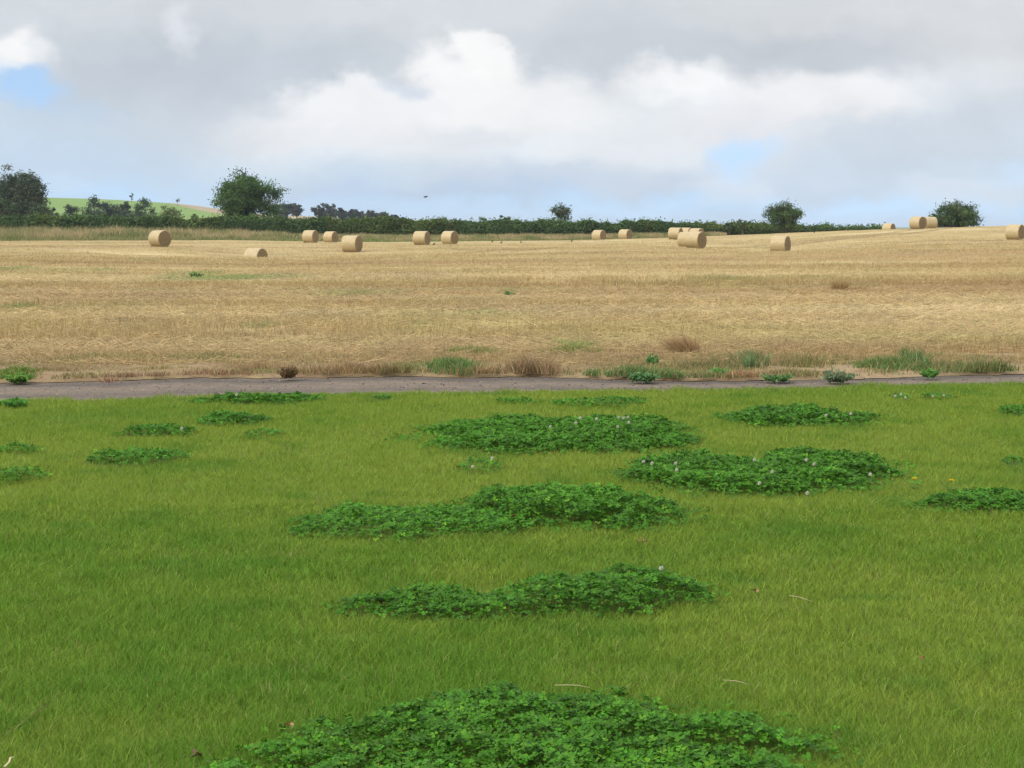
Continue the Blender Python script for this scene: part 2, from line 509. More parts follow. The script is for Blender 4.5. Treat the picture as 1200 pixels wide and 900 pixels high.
def ribbon(name, xs, y0, y1, n, zfun, mat, colfun=None):
    T = np.linspace(0, 1, n)[:, None]
    Y = y0[None] * (1 - T) + y1[None] * T
    X = np.repeat(xs[None], n, 0)
    v = np.stack([X, Y, zfun(X, Y)], -1).reshape(-1, 3)
    nx = len(xs); i = np.arange(nx * n).reshape(n, nx)
    f = np.stack([i[:-1, :-1], i[:-1, 1:], i[1:, 1:], i[1:, :-1]], -1).reshape(-1, 4)
    o = np_mesh(name, v, f, mat, col=colfun(X, Y).reshape(-1, 3) if colfun else None, smooth=True)
    return tag(o, kind='structure')
xs = np.concatenate([np.linspace(-60, -12, 60), np.linspace(-11.95, 11.95, 480), np.linspace(12, 60, 60)])
M_lawn = noise_mat('lawn_turf', [(.080, .105, .016), (.115, .165, .020), (.150, .185, .028)], 9, bump=.6, bscale=90, attr=False)
ribbon('lawn', xs, np.full(xs.shape, -18.0), near_edge(xs), 150, zlawn, M_lawn)

def track_mat():
    m, nt, b, out = new_mat('gravel_track')
    tc = nd(nt, 'ShaderNodeTexCoord')
    a = nd(nt, 'ShaderNodeAttribute', attribute_name='col')
    v = nd(nt, 'ShaderNodeTexVoronoi', {'Vector': tc.outputs['Object'], 'Scale': 65.0})
    n = nd(nt, 'ShaderNodeTexNoise', {'Vector': tc.outputs['Object'], 'Scale': 5.0, 'Detail': 8.0, 'Roughness': .7})
    r = nd(nt, 'ShaderNodeValToRGB', {'Fac': n.outputs['Fac']})
    r.color_ramp.elements[0].position = .3; r.color_ramp.elements[0].color = (.72, .72, .74, 1)
    r.color_ramp.elements[1].position = .7; r.color_ramp.elements[1].color = (1.3, 1.27, 1.25, 1)
    sp = nd(nt, 'ShaderNodeSeparateColor', {0: v.outputs['Color']})
    r2 = nd(nt, 'ShaderNodeMapRange', {'Value': sp.outputs[0], 'To Min': .68, 'To Max': 1.32})
    m1 = nd(nt, 'ShaderNodeMix', {0: 1.0, 6: a.outputs['Color'], 7: r.outputs[0]}, data_type='RGBA', blend_type='MULTIPLY')
    m2 = nd(nt, 'ShaderNodeVectorMath', {0: m1.outputs[2]}, operation='SCALE')
    nt.links.new(r2.outputs[0], m2.inputs['Scale'])
    nt.links.new(m2.outputs[0], b.inputs['Base Color'])
    b.inputs['Roughness'].default_value = .9
    bp = nd(nt, 'ShaderNodeBump', {'Strength': .8, 'Distance': .012, 'Height': v.outputs['Distance']}, invert=True)
    nt.links.new(bp.outputs[0], b.inputs['Normal'])
    return m
def ctrack(X, Y):
    a, b = near_edge(X), far_edge(X)
    t = (Y - a) / (b - a) + .10 * (vnoise(X, Y, .8, 12, 3) - .5)
    dark = np.array([.074, .058, .044]); pale = np.array([.142, .107, .074])
    # two worn wheel lanes of darker stone, paler dusty centre and shoulders
    w = np.exp(-((t - .34) / .10) ** 2) * .7 + np.exp(-((t - .88) / .12) ** 2)
    w = np.clip(w + .9 * (vnoise(X * .3, Y, .35, 13, 3) - .5), 0, 1)[..., None]
    return pale * (1 - w) + dark * w
ribbon('track', xs, near_edge(xs) - .25, far_edge(xs) + .25, 60, lambda X, Y: .004 + .012 * (vnoise(X, Y, .35, 14, 3) - .5), track_mat(), ctrack)
def cverge(X, Y):
    n = vnoise(X, Y, .9, 15, 4)[..., None]; n = np.clip((n - .3) * 2.2, 0, 1)
    px = 600 + F * X / Y
    soil = np.array([.200, .135, .075]); pinky = np.array([.27, .195, .115]); straw = np.array([.26, .20, .10])
    k = np.clip((px - 800) / 200, 0, 1)[..., None]
    base = soil * (1 - k) + pinky * k
    return base * (1 - n) + (straw * .9) * n
M_soil = noise_mat('verge_soil', [(.75, .75, .75), (1.05, 1.0, 1.0), (1.25, 1.2, 1.15)], 14, bump=.7, bscale=50, attr=True)
ribbon('verge', xs, far_edge(xs), np.full(xs.shape, 23.2), 60,
       lambda X, Y: .010 + .05 * np.clip((Y - far_edge(X)) / .5, 0, 1) + .02 * vnoise(X, Y, .3, 16, 3) * np.clip((Y - far_edge(X)) / .2, 0, 1), M_soil, cverge)

def field_edge(x): return 21.75 + .6 * (vnoise(x, x * 0, 1.1, 17, 3) - .5)
def field_mat():
    m, nt, b, out = new_mat('stubble_ground')
    tc = nd(nt, 'ShaderNodeTexCoord')
    a = nd(nt, 'ShaderNodeAttribute', attribute_name='col')
    mp = nd(nt, 'ShaderNodeMapping', {'Vector': tc.outputs['Object'], 'Rotation': (0, 0, .10), 'Scale': (.12, 1, 1)})
    n = nd(nt, 'ShaderNodeTexNoise', {'Vector': mp.outputs[0], 'Scale': .8, 'Detail': 8.0, 'Roughness': .68})
    r = nd(nt, 'ShaderNodeMapRange', {'Value': n.outputs['Fac'], 'From Min': .3, 'From Max': .7, 'To Min': .72, 'To Max': 1.28})
    n3 = nd(nt, 'ShaderNodeTexNoise', {'Vector': tc.outputs['Object'], 'Scale': 22.0, 'Detail': 4.0, 'Roughness': .7})
    r3 = nd(nt, 'ShaderNodeMapRange', {'Value': n3.outputs['Fac'], 'From Min': .3, 'From Max': .7, 'To Min': .75, 'To Max': 1.25})
    mm = nd(nt, 'ShaderNodeMath', {0: r.outputs[0], 1: r3.outputs[0]}, operation='MULTIPLY')
    s = nd(nt, 'ShaderNodeVectorMath', {0: a.outputs['Color']}, operation='SCALE')
    nt.links.new(mm.outputs[0], s.inputs['Scale'])
    nt.links.new(s.outputs[0], b.inputs['Base Color'])
    b.inputs['Roughness'].default_value = .85; b.inputs['Specular IOR Level'].default_value = .15
    bp = nd(nt, 'ShaderNodeBump', {'Strength': .5, 'Distance': .05, 'Height': n3.outputs['Fac']})
    nt.links.new(bp.outputs[0], b.inputs['Normal'])
    return m
GREENS = [(275, 327, 95, 5, .7), (230, 322, 45, 3, .8), (20, 365, 26, 3, .7), (10, 317, 40, 2.5, .5), (100, 318, 60, 2, .35),
          (490, 387, 12, 2, .7), (597, 346, 14, 2, .5), (1148, 386, 10, 2, .5), (675, 414, 32, 4, 1.0), (300, 388, 30, 4, .25), (560, 372, 30, 4, .3),
          (420, 348, 60, 4, .25), (860, 330, 70, 3, .2)]
def topix(x, y, z=0.0):
    dz = z - CAM_H
    dep = y * ct - dz * st; up = y * st + dz * ct
    return 600 + F * x / dep, 450 - F * up / dep
GW = []
for (px, py, rx, ry, a) in GREENS:       # weedy patches of the stubble, as places on the ground
    c = on_plane(px, py, -.02); e = on_plane(px + rx, py, -.02); f0 = on_plane(px, py - ry, -.02); f1 = on_plane(px, py + ry, -.02)
    GW.append((c[0], c[1], abs(e[0] - c[0]), (f0[1] - f1[1]) / 2, a))
def greenness(X, Y):
    g = np.zeros(np.shape(X))
    for (cx, cy, rx, ry, a) in GW:
        q = ((X - cx) / rx) ** 2 + ((Y - cy) / ry) ** 2
        g = np.maximum(g, a * np.clip(1.4 - q - .9 * (vnoise(X, Y, 1.2, 18, 2)), 0, 1))
    return g
# wheel tracks across the right hand slope: pairs of points on the ground
TL = []
for (p0, p1) in [((925, 290.5, 152), (1150, 268.5, 195)), ((1000, 296, 140), (1200, 279, 160)), ((880, 294, 147), (1060, 273, 180)),
                 ((520, 302, 112), (660, 292, 150)), ((660, 301, 110), (860, 296, 140)), ((1110, 292, 132), (1260, 282, 150))]:
    a_ = at(*p0)[:2]; b_ = at(*p1)[:2]; TL.append((a_, b_))
def trackness(X, Y):
    g = np.zeros(np.shape(X))
    for i, (a_, b_) in enumerate(TL):
        d = b_ - a_; L = np.hypot(*d); d = d / L; n = np.array([-d[1], d[0]])
        s = (X - a_[0]) * d[0] + (Y - a_[1]) * d[1]
        q = (X - a_[0]) * n[0] + (Y - a_[1]) * n[1] + .8 * (vnoise(X, Y, 18, 20, 2) - .5)
        on = np.clip(s / 6, 0, 1) * np.clip((L - s) / 6, 0, 1)
        g = np.maximum(g, on * np.maximum(np.exp(-(q / .45) ** 2), np.exp(-((q - 2.6) / .45) ** 2) * .8))
    return g
def cfield(X, Y):
    base = np.array([.375, .282, .128]); pale = np.array([.460, .365, .192]); brown = np.array([.310, .215, .093]); grn = np.array([.15, .19, .05])
    t = .10
    Xr = X * math.cos(t) + Y * math.sin(t); Yr = -X * math.sin(t) + Y * math.cos(t)
    n = vnoise(Xr * .14, Yr, 4.5, 21, 4)[..., None]
    m = vnoise(Xr * .25, Yr, 14, 22, 3)[..., None]
    c = base * (1 - np.clip((n - .5) * 3.4, 0, 1)) + pale * np.clip((n - .5) * 3.4, 0, 1)
    k = np.clip((.48 - m) * 3.6, 0, 1)
    c = c * (1 - k) + brown * k
    q = np.clip((vnoise(X, Y, 2.4, 24, 3) - .56) * 5, 0, 1)[..., None] * .55
    c = c * (1 - .5 * q) + np.array([.225, .165, .100]) * .5 * q
    q = np.clip((vnoise(X, Y, 3.5, 25, 3) - .56) * 5, 0, 1)[..., None] * .30
    c = c * (1 - q) + np.array([.26, .25, .09]) * q
    g = greenness(X, Y)[..., None]
    c = c * (1 - g) + grn * g
    w = trackness(X, Y)[..., None] * .75
    return c * (1 - w) + np.array([.19, .125, .055]) * w
M_field = field_mat()
fx = np.concatenate([np.linspace(-150, -90, 40), np.linspace(-89, 89, 357), np.linspace(90, 150, 40)])
fy_t = np.concatenate([np.linspace(21.2, 60, 110), np.linspace(60.4, 235, 400), np.linspace(237, 300, 32)])
def zfield(X, Y):
    z = np.empty(X.shape)
    for i in range(X.shape[0]): z[i] = zf(X[i], Y[i])
    z += .03 * np.clip((Y - 21.2) / 1, 0, 1) + .05 * (vnoise(X, Y, 2.2, 23, 2) - .5) * np.clip((Y - 22) / 10, 0, 1) 
    z -= np.clip((Y - 285) / 15, 0, 1) * 1.5
    return z
grid('field', fx, fy_t, zfield, M_field, cfield)

# ------------------------------------------------------------------ clover patches
def patch_ellipse(xl, xr, yt, yb, H, mask_only=False):
    c0 = on_plane((xl + xr) / 2, yb, .03)
    c1 = on_plane((xl + xr) / 2, yt, .03 + H * .55)
    df, db = c0[1], c1[1]
    cy = (df + db) / 2; b = max((db - df) / 2, .06)
    cx = (c0[0] + c1[0]) / 2
    a = (xr - xl) / 2 / F * cy * 1.02
    return (cx, cy, a, b, H * .88)
def prof(els, X, Y, seed):
    h = np.zeros(np.shape(X)); q0 = np.full(np.shape(X), -9.)
    nn = 1.5 * (vnoise(X, Y, .42, 30 + seed % 7, 3) - .5) + .9 * (vnoise(X, Y, .10, 37, 2) - .5)
    for (cx, cy, a, b, H) in els:
        q = 1 - ((X - cx) / a) ** 2 - ((Y - cy) / b) ** 2 + nn
        q0 = np.maximum(q0, q); q = np.clip(q, 0, 1)
        h = np.maximum(h, H * np.clip(q * 1.35, 0, 1) ** .95)
    return h, q0
CLOVER = [  # parts (xl, xr, ytop, ybot, height), density, label, flowers
    ([(228, 640, 842, 990, .08), (500, 990, 812, 1000, .10), (400, 830, 812, 960, .09)], 1.0, 'big clover patch at the bottom edge of the picture', []),
    ([(575, 832, 666, 720, .10), (403, 650, 692, 729, .07)], .9, 'long clover patch directly above the one at the bottom edge', [(775, 666)]),
    ([(528, 785, 572, 626, .13)], 1.0, 'tall dome of dense clover with a dead leaf at its foot', []),
    ([(326, 560, 592, 639, .07), (470, 640, 592, 632, .07)], .75, 'low flat clover patch running into the left side of the tall dome', []),
    ([(727, 960, 530, 581, .09), (860, 1062, 527, 580, .09), (800, 1000, 545, 583, .09)], 1.0, 'large clover patch dotted with white flowers, left of the two dandelions',
        [(754, 541), (764, 543), (792, 543), (793, 551), (884, 539), (945, 539), (954, 544), (905, 553), (890, 566), (1020, 556), (946, 578)]),
    ([(495, 740, 490, 534, .09), (600, 805, 488, 532, .08), (740, 830, 508, 526, .05)], 1.0, 'large clover patch in the middle, white flowers along its back right edge',
        [(645, 500), (675, 496), (680, 490), (699, 491), (725, 489), (731, 490), (736, 489), (737, 495), (724, 500)]),
    ([(848, 1028, 480, 503, .10)], 1.0, 'narrow oval clover patch on the right, closest to the gravel track', [(968, 487), (997, 485)]),
    ([(1065, 1235, 575, 606, .07)], .9, 'clover patch cut by the right edge, below the dandelions', []),
    ([(528, 590, 536, 558, .06)], .35, 'small sparse clover tuft just in front of the large middle patch', [(577, 537), (554, 547)]),
    ([(98, 216, 525, 546, .07)], .7, 'loose clover patch on the left, third back from the track', []),
    ([(146, 229, 500, 514, .07)], .8, 'small clover patch on the left with one white flower', [(213, 502)]),
    ([(232, 322, 485, 501, .07)], .8, 'small clover patch on the left, just in front of the one along the track', []),
    ([(222, 345, 463, 475, .08), (310, 385, 463, 472, .05)], .9, 'long clover strip along the lawn edge touching the gravel track', [(277, 463)]),
    ([(-10, 52, 521, 534, .06)], .5, 'thin clover patch at the left edge, upper one of two', []),
    ([(-20, 55, 548, 572, .06)], .5, 'thin clover patch at the left edge, lower one of two', []),
    ([(655, 770, 466, 481, .05)], .45, 'faint low clover patch between the track and the large middle patch', []),
    ([(578, 628, 466, 476, .05)], .5, 'tiny clover patch near the track, above the large middle patch', []),
    ([(1168, 1225, 478, 491, .06)], .7, 'clover patch at the right edge near the track', []),
    ([(1042, 1070, 461, 472, .05)], .4, 'thin clover patch with three white flowers beside the track at the right', [(1049, 464), (1056, 462), (1061, 466)]),
    ([(1078, 1115, 460, 471, .05)], .4, 'thin clover patch with two white flowers beside the track at the right', [(1093, 464), (1106, 463)]),
    ([(1176, 1225, 537, 549, .05)], .6, 'little clover patch at the right edge above the dandelions patch', []),
    ([(285, 332, 505, 519, .04)], .35, 'faint clover patch right of the small patch with one flower', []),
]
LEAF3 = np.array([[0, 0, 0], [.5, -.34, .06], [.9, -.30, .10], [.86, 0, .0], [.9, .30, .10], [.5, .34, .06]])
LF = np.array([[0, 1, 2], [0, 2, 3], [0, 3, 4], [0, 4, 5]])
def clover_mesh(C, size, tilt, rng, col):
    """trifoliate leaves: C centres, one colour per leaf"""
    N = len(C)
    V = []
    n = np.stack([rng.normal(size=N) * tilt, rng.normal(size=N) * tilt - .12, np.ones(N)], -1)
    n /= np.linalg.norm(n, axis=1)[:, None]
    a = rng.random(N) * 2 * np.pi
    t = np.stack([np.cos(a), np.sin(a), np.zeros(N)], -1); t -= (t * n).sum(1)[:, None] * n
    t /= np.linalg.norm(t, axis=1)[:, None]; b = np.cross(n, t)
    for k in range(3):
        an = k * 2 * np.pi / 3 + rng.normal(size=N) * .12
        u = t * np.cos(an)[:, None] + b * np.sin(an)[:, None]
        w = -t * np.sin(an)[:, None] + b * np.cos(an)[:, None]
        dr = rng.normal(size=N) * .22 + .05
        L = LEAF3[None] * size[:, None, None]
        v = C[:, None] + u[:, None] * L[..., 0:1] + w[:, None] * L[..., 1:2] * 1.25 + n[:, None] * (L[..., 2:3] + L[..., 0:1] * dr[:, None, None])
        V.append(v)
    v = np.stack(V, 1).reshape(-1, 3)
    f = (np.arange(N * 3)[:, None, None] * 6 + LF[None]).reshape(-1, 3)
    return v, f, np.repeat(col, 18, axis=0)
def flower_head(name, mat, base, top, R, parent, rng, col=(.85, .84, .76)):
    a = Acc()
    tube(a, [base, (base + top) / 2 + np.array([.004, 0, 0]), top], [.0012, .0011, .001], (.16, .26, .08), 4)
    for i in range(46):
        ph = math.acos(1 - 1.75 * (i + .5) / 46); th = i * 2.39996
        dr = np.array([math.sin(ph) * math.cos(th), math.sin(ph) * math.sin(th), math.cos(ph)])
        s = np.cross(dr, [0.3, .1, 1]); s /= np.linalg.norm(s)
        t2 = np.cross(dr, s)
        c = top + dr * R * .45; tip = top + dr * R * (1 + .1 * rng.normal())
        w = R * .26
        cc = np.array(col) * (1 - .18 * rng.random()) * (np.array([1, .9, .86]) if ph > 1.6 else 1)
        a.add([c, tip - s * w, tip + s * w, c + t2 * w * .6, tip + t2 * w], [(0, 1, 2), (0, 1, 4), (0, 4, 2), (3, 1, 2)], cc)
    return a.build(name, mat, parent)
ELL = []
M_stem = M_grass
for i, (parts, dens, lab, fl) in enumerate(CLOVER):
    rng = np.random.default_rng(500 + i)
    els = [patch_ellipse(*p) for p in parts]
    ELL.append((els, i, dens))
    x0 = min(e[0] - e[2] * 1.35 for e in els); x1 = max(e[0] + e[2] * 1.35 for e in els)
    y0 = min(e[1] - e[3] * 1.3 for e in els); y1 = max(e[1] + e[3] * 1.3 for e in els)
    y0 = max(y0, 4.6); ymid = (y0 + y1) / 2
    sz = .0148 * (max(ymid, 6) / 6) ** .15
    n = int((x1 - x0) * (y1 - y0) * 7200 * (.0135 / sz) ** 2 * dens * (1.0 if dens > .6 else .9))
    X = rng.uniform(x0, x1, n); Y = rng.uniform(y0, y1, n)
    h, q = prof(els, X, Y, i)
    thin = (np.clip(q * (2.0 if dens > .6 else 3.5), 0, 1) ** 1.3 + (.09 if dens > .75 else 0) * np.clip((q + .45) * 2.5, 0, 1)) * (.35 + .65 * dens) * (1 if dens > .6 else (.7 + .5 * np.clip((vnoise(X, Y, .12, 41, 2) - .3) * 3, 0, 1)))
    keep = (rng.random(n) < thin) & (Y < near_edge(X) + .12)
    X, Y, h = X[keep], Y[keep], h[keep]; n = len(X)
    zz = zlawn(X, Y) + .012 + .016 * (q[keep] < .12) + h * (1 - .45 * rng.random(n) ** 1.6) * (.62 + .76 * vnoise(X, Y, .09, 40, 2))
    tone = vnoise(X, Y, .25, 42, 2)[:, None]
    c = jitter((.055, .165, .011), n, rng, .22, .06) * (.72 + .56 * tone)
    lt = rng.random(n) < .10
    c[lt] *= np.array([1.7, 1.35, 1.3])
    v, f, cc = clover_mesh(np.stack([X, Y, zz], -1), sz * (.75 + .5 * rng.random(n)), .38, rng, c)
    acc = Acc(); acc.add(v, f, cc)
    # leaf stalks
    k = rng.random(n) < (.5 if ymid < 8 else .25)
    P = np.stack([X[k], Y[k], zlawn(X[k], Y[k])], -1); m = len(P)
    v, f, cc = blades(P, np.maximum(zz[k] - P[:, 2], .005), np.full(m, .0022 * ymid / 7), rng.random(m) * 3.1, rng.normal(size=(m, 2)) * .004, jitter((.07, .15, .03), m, rng), seg=1)
    acc.add(v, f, cc)
    loc = (els[0][0], els[0][1], .03)
    o = acc.build('clover_patch', M_clover, loc=loc)
    tag(o, lab, 'clover patch', 'clover patches in the lawn')
    for (fx_, fy_) in fl:
        hz = .03 + els[0][4] + .04
        p = on_plane(fx_, fy_, hz)
        base = np.array([p[0] + .01, p[1], .03]); 
        fo = flower_head('flower', M_petal, base - np.array(loc), p - np.array(loc), .0105 * (1 if p[1] < 12 else 1.1), o, rng)

def in_clover(X, Y):
    q = np.zeros(len(X))
    for els, i, dens in ELL:
        if dens < .6: continue
        ymin = min(e[1] - e[3] * 1.3 for e in els); ymax = max(e[1] + e[3] * 1.3 for e in els)
        m = (Y > ymin) & (Y < ymax)
        if m.any():
            h, qq = prof(els, X[m], Y[m], i)
            q[m] = np.maximum(q[m], qq)
    return q

# ------------------------------------------------------------------ lawn grass
def lawn_grass():
    rng = np.random.default_rng(77)
    acc = Acc()
    edges = np.concatenate([np.arange(4.4, 20.6, .4)])
    for y0 in edges:
        y1 = y0 + .4; ym = (y0 + y1) / 2
        hw = .30 * ym + .9
        dens = 11500 * (6 / max(ym, 6)) ** 1.0
        n = int(2 * hw * .4 * dens); ns = int(10 * .4 * dens * .42)          # thinner cover to either side
        side = rng.uniform(hw, hw + 5, ns) * rng.choice([-1, 1], ns)
        X = np.concatenate([rng.uniform(-hw, hw, n), side]); n = len(X); Y = rng.uniform(y0, y1, n)
        keep = (Y < near_edge(X) + .02 + (.10 + .5 * np.clip((vnoise(X, X * 0, .35, 55, 2) - .55) * 5, 0, 1)) * rng.random(n) ** 2) & (rng.random(n) > np.clip((in_clover(X, Y) - .12) * 2.2, 0, .93))
        X, Y = X[keep], Y[keep]; n = len(X)
        if not n: continue
        px, py = topix(X, Y)
        tuft = vnoise(X, Y, .16, 50, 2); big = vnoise(X, Y, 1.5, 51, 3); mid = vnoise(X, Y, .45, 52, 3)
        # greener, lusher swathe at the near left; yellower elsewhere
        lush = np.clip((-X * .9 - (Y - 9.2) * .35 + .2) * .8, 0, 1) * np.clip((11.5 - Y) / 2.5, 0, 1)
        g = np.clip(.38 * lush + (big - .5) * 1.1 + (mid - .5) * .9 + .19 + .20 * np.clip((11.5 - Y) / 5, 0, 1) + .15 * rng.normal(size=n), 0, 1)
        yel = np.array([.210, .280, .038]); grn = np.array([.116, .228, .024])
        c = yel * (1 - g[:, None]) + grn * g[:, None]
        dk = np.clip((vnoise(X, Y, .38, 54, 3) - .62) * 7, 0, 1)[:, None]; c = c * (1 - .5 * dk) + np.array([.075, .190, .020]) * .5 * dk
        c *= (1 + .20 * rng.normal(size=(n, 1))); c *= (1 + .05 * rng.normal(size=(n, 3)))
        dry = rng.random(n) < (.012 + .07 * np.clip((vnoise(X, Y, .5, 53, 3) - .60) * 5, 0, 1))
        c[dry] = jitter((.30, .28, .10), dry.sum(), rng, .2, .05)
        c = np.clip(c, .01, .8)
        h = (.018 + .026 * tuft + .010 * rng.random(n)) * (.75 + .5 * rng.random(n)) * (.9 + .35 * g)
        w = (.0026 * (ym / 6) ** .75) * (.7 + .6 * rng.random(n)) * np.where(np.abs(X) > hw, 1.7, 1.0)
        lean = rng.normal(size=(n, 2)) * (h * .6)[:, None] + np.array([.003, 0])
        P = np.stack([X, Y, zlawn(X, Y) - .002], -1)
        v, f, cc = blades(P, h, w, rng.normal(size=n) * .8, lean, c, seg=2 if ym < 11 else 1)
        acc.add(v, f, cc)
    o = acc.build('grass', M_grass)
    tag(o, 'short green mown lawn grass between the camera and the track', 'grass', kind='stuff')
lawn_grass()

# ------------------------------------------------------------------ loose stones of the track
def stones():
    rng = np.random.default_rng(78)
    acc = Acc(); n = 2600
    X = rng.uniform(-8, 8, n); t = rng.random(n)
    Y = near_edge(X) * (1 - t) + (far_edge(X) + .25) * t
    oct_v = np.array([[1, 0, 0], [-1, 0, 0], [0, 1, 0], [0, -1, 0], [0, 0, .7], [0, 0, -.5]], float)
    oct_f = np.array([[0, 2, 4], [2, 1, 4], [1, 3, 4], [3, 0, 4], [2, 0, 5], [1, 2, 5], [3, 1, 5], [0, 3, 5]])
    s = .004 + .010 * rng.random(n) ** 4
    sc = s[:, None, None] * (.6 + .8 * rng.random((n, 6, 1)))
    a = rng.random(n) * 6.3; ca, sa = np.cos(a)[:, None], np.sin(a)[:, None]
    O = oct_v[None] * sc
    V = np.stack([O[..., 0] * ca - O[..., 1] * sa, O[..., 0] * sa + O[..., 1] * ca, O[..., 2]], -1)
    V += np.stack([X, Y, np.full(n, .008) + s * .0], -1)[:, None]
    c = jitter((.135, .110, .094), n, rng, .3, .05)
    lt = rng.random(n) < .04; c[lt] = jitter((.36, .32, .28), lt.sum(), rng, .1, .03)
    acc.add(V.reshape(-1, 3), (np.arange(n)[:, None, None] * 6 + oct_f[None]).reshape(-1, 3), np.repeat(c, 6, 0))
    o = acc.build('gravel', M_bark)
    tag(o, 'loose grey gravel chips strewn over the farm track', 'gravel', kind='stuff')
stones()

# ------------------------------------------------------------------ verge grasses at the field margin
VZ = [  # px, py, rx, ry, height m, colour, density factor   (zones of the margin)
    (18, 436, 30, 9, .08, (.11, .21, .03), 2.2), (138, 433.5, 30, 4, .05, (.14, .25, .03), 2.2),
    (65, 440, 60, 7, .05, (.20, .17, .07), .5), (240, 438, 60, 8, .07, (.30, .19, .11), .9),
    (190, 433, 50, 5, .06, (.26, .22, .08), .6), (420, 434, 75, 8, .11, (.30, .20, .10), 1.0),
    (300, 432, 40, 6, .09, (.31, .22, .11), .8),
    (525, 431, 38, 10, .14, (.10, .21, .05), 2.2), (470, 434, 30, 7, .12, (.17, .18, .06), 1.0),
    (625, 433, 38, 12, .15, (.28, .19, .10), 1.6), (570, 437, 40, 7, .12, (.30, .20, .10), 1.2),
    (740, 438, 70, 9, .10, (.12, .21, .06), 2.3), (835, 430, 40, 7, .12, (.20, .20, .08), 1.0),
    (880, 424, 20, 10, .18, (.14, .19, .07), 1.2), (870, 441, 34, 5, .09, (.30, .18, .09), 1.0),
    (950, 428, 40, 7, .12, (.20, .19, .07), .9), (1045, 429, 44, 8, .11, (.11, .20, .05), 2.0),
    (1075, 424, 12, 10, .2, (.10, .2, .06), 1.2), (1160, 433, 60, 7, .12, (.15, .19, .06), 1.2), (1110, 430, 40, 6, .11, (.2, .2, .08), .9),
    (700, 440, 60, 5, .06, (.14, .20, .06), 1.6), (810, 441, 60, 5, .06, (.16, .20, .07), 1.5), (790, 430, 90, 8, .08, (.24, .22, .09), 1.2),
    (930, 437, 50, 5, .06, (.24, .21, .09), 1.2), (60, 434, 70, 6, .06, (.28, .21, .10), 1.3), (170, 440, 60, 5, .05, (.26, .17, .10), 1.2), (1130, 438, 70, 4, .06, (.20, .20, .08), 1.2),
    (1010, 440, 30, 3, .04, (.22, .22, .07), .5), (670, 414, 36, 4, .11, (.16, .25, .04), 2.0), (555, 413, 40, 4, .10, (.20, .24, .07), 1.0),
]
def verge_grass():
    rng = np.random.default_rng(79); acc = Acc()
    for (px, py, rx, ry, H, col, dn) in VZ:
        c = on_plane(px, py + ry * .5, .04)
        a = rx / F * c[1]
        e0 = on_plane(px, py + ry, .04)[1]; e1 = on_plane(px, py - ry * .1, .04)[1]
        b = max((e1 - e0) / 2, .12)
        n = int(math.pi * a * b * 2600 * dn)
        r = np.sqrt(rng.random(n)) * (1 + .25 * rng.normal(size=n)); th = rng.random(n) * 6.283
        X = c[0] + a * r * np.cos(th); Y = (e0 + e1) / 2 + b * r * np.sin(th)
        k = Y > far_edge(X) - .03
        X, Y, r = X[k], Y[k], r[k]
        cl = vnoise(X, Y, .22, 60, 3)
        k = rng.random(len(X)) < np.clip((cl - .30) * 4, 0, 1)
        X, Y, r, cl = X[k], Y[k], r[k], cl[k]; n = len(X)
        h = H * (.35 + .85 * rng.random(n)) * (1.25 - .6 * np.clip(r, 0, 1.4)) * (.5 + cl)
        cc = jitter(col, n, rng, .25, .08)
        d = rng.random(n) < .22; cc[d] = jitter((.36, .27, .14), d.sum(), rng, .2, .06)
        lean = rng.normal(size=(n, 2)) * (h * .45)[:, None]
        v, f, c3 = blades(np.stack([X, Y, np.full(n, .04)], -1), h, .008 * (.6 + .8 * rng.random(n)), rng.normal(size=n) * .8, lean, cc)
        acc.add(v, f, c3)
    # thin general cover of short dead grass along the whole margin
    n = 145000
    X = rng.uniform(-11.5, 11.5, n); Y = rng.uniform(20.0, 22.8, n)
    cl = vnoise(X, Y, .7, 61, 3); px = 600 + F * X / Y
    k = (Y > far_edge(X) + .12) & (rng.random(n) < np.clip((cl - .30) * 4 + (Y - 21.2) * .9 - .25 * (px > 850), .05, 1))
    X, Y, cl = X[k], Y[k], cl[k]; n = len(X)
    h = .02 + .055 * rng.random(n) * cl * 1.6 * np.clip(.5 + (Y - 21) * .6, .5, 1.3)
    cc = jitter((.34, .26, .13), n, rng, .25, .07)
    g = rng.random(n) < .08 + .5 * (vnoise(X, Y, 1.1, 66, 2) > .56); cc[g] = jitter((.17, .21, .06), g.sum(), rng, .2, .06)
    v, f, c3 = blades(np.stack([X, Y, np.full(n, .05)], -1), h, .007 * (.6 + .8 * rng.random(n)), rng.normal(size=n) * .8, rng.normal(size=(n, 2)) * (h * .5)[:, None], cc)
    acc.add(v, f, c3)
    o = acc.build('verge_grass', M_grass)
    tag(o, 'rough green and dead brown grass along the far side of the track', 'grass', kind='stuff')
verge_grass()

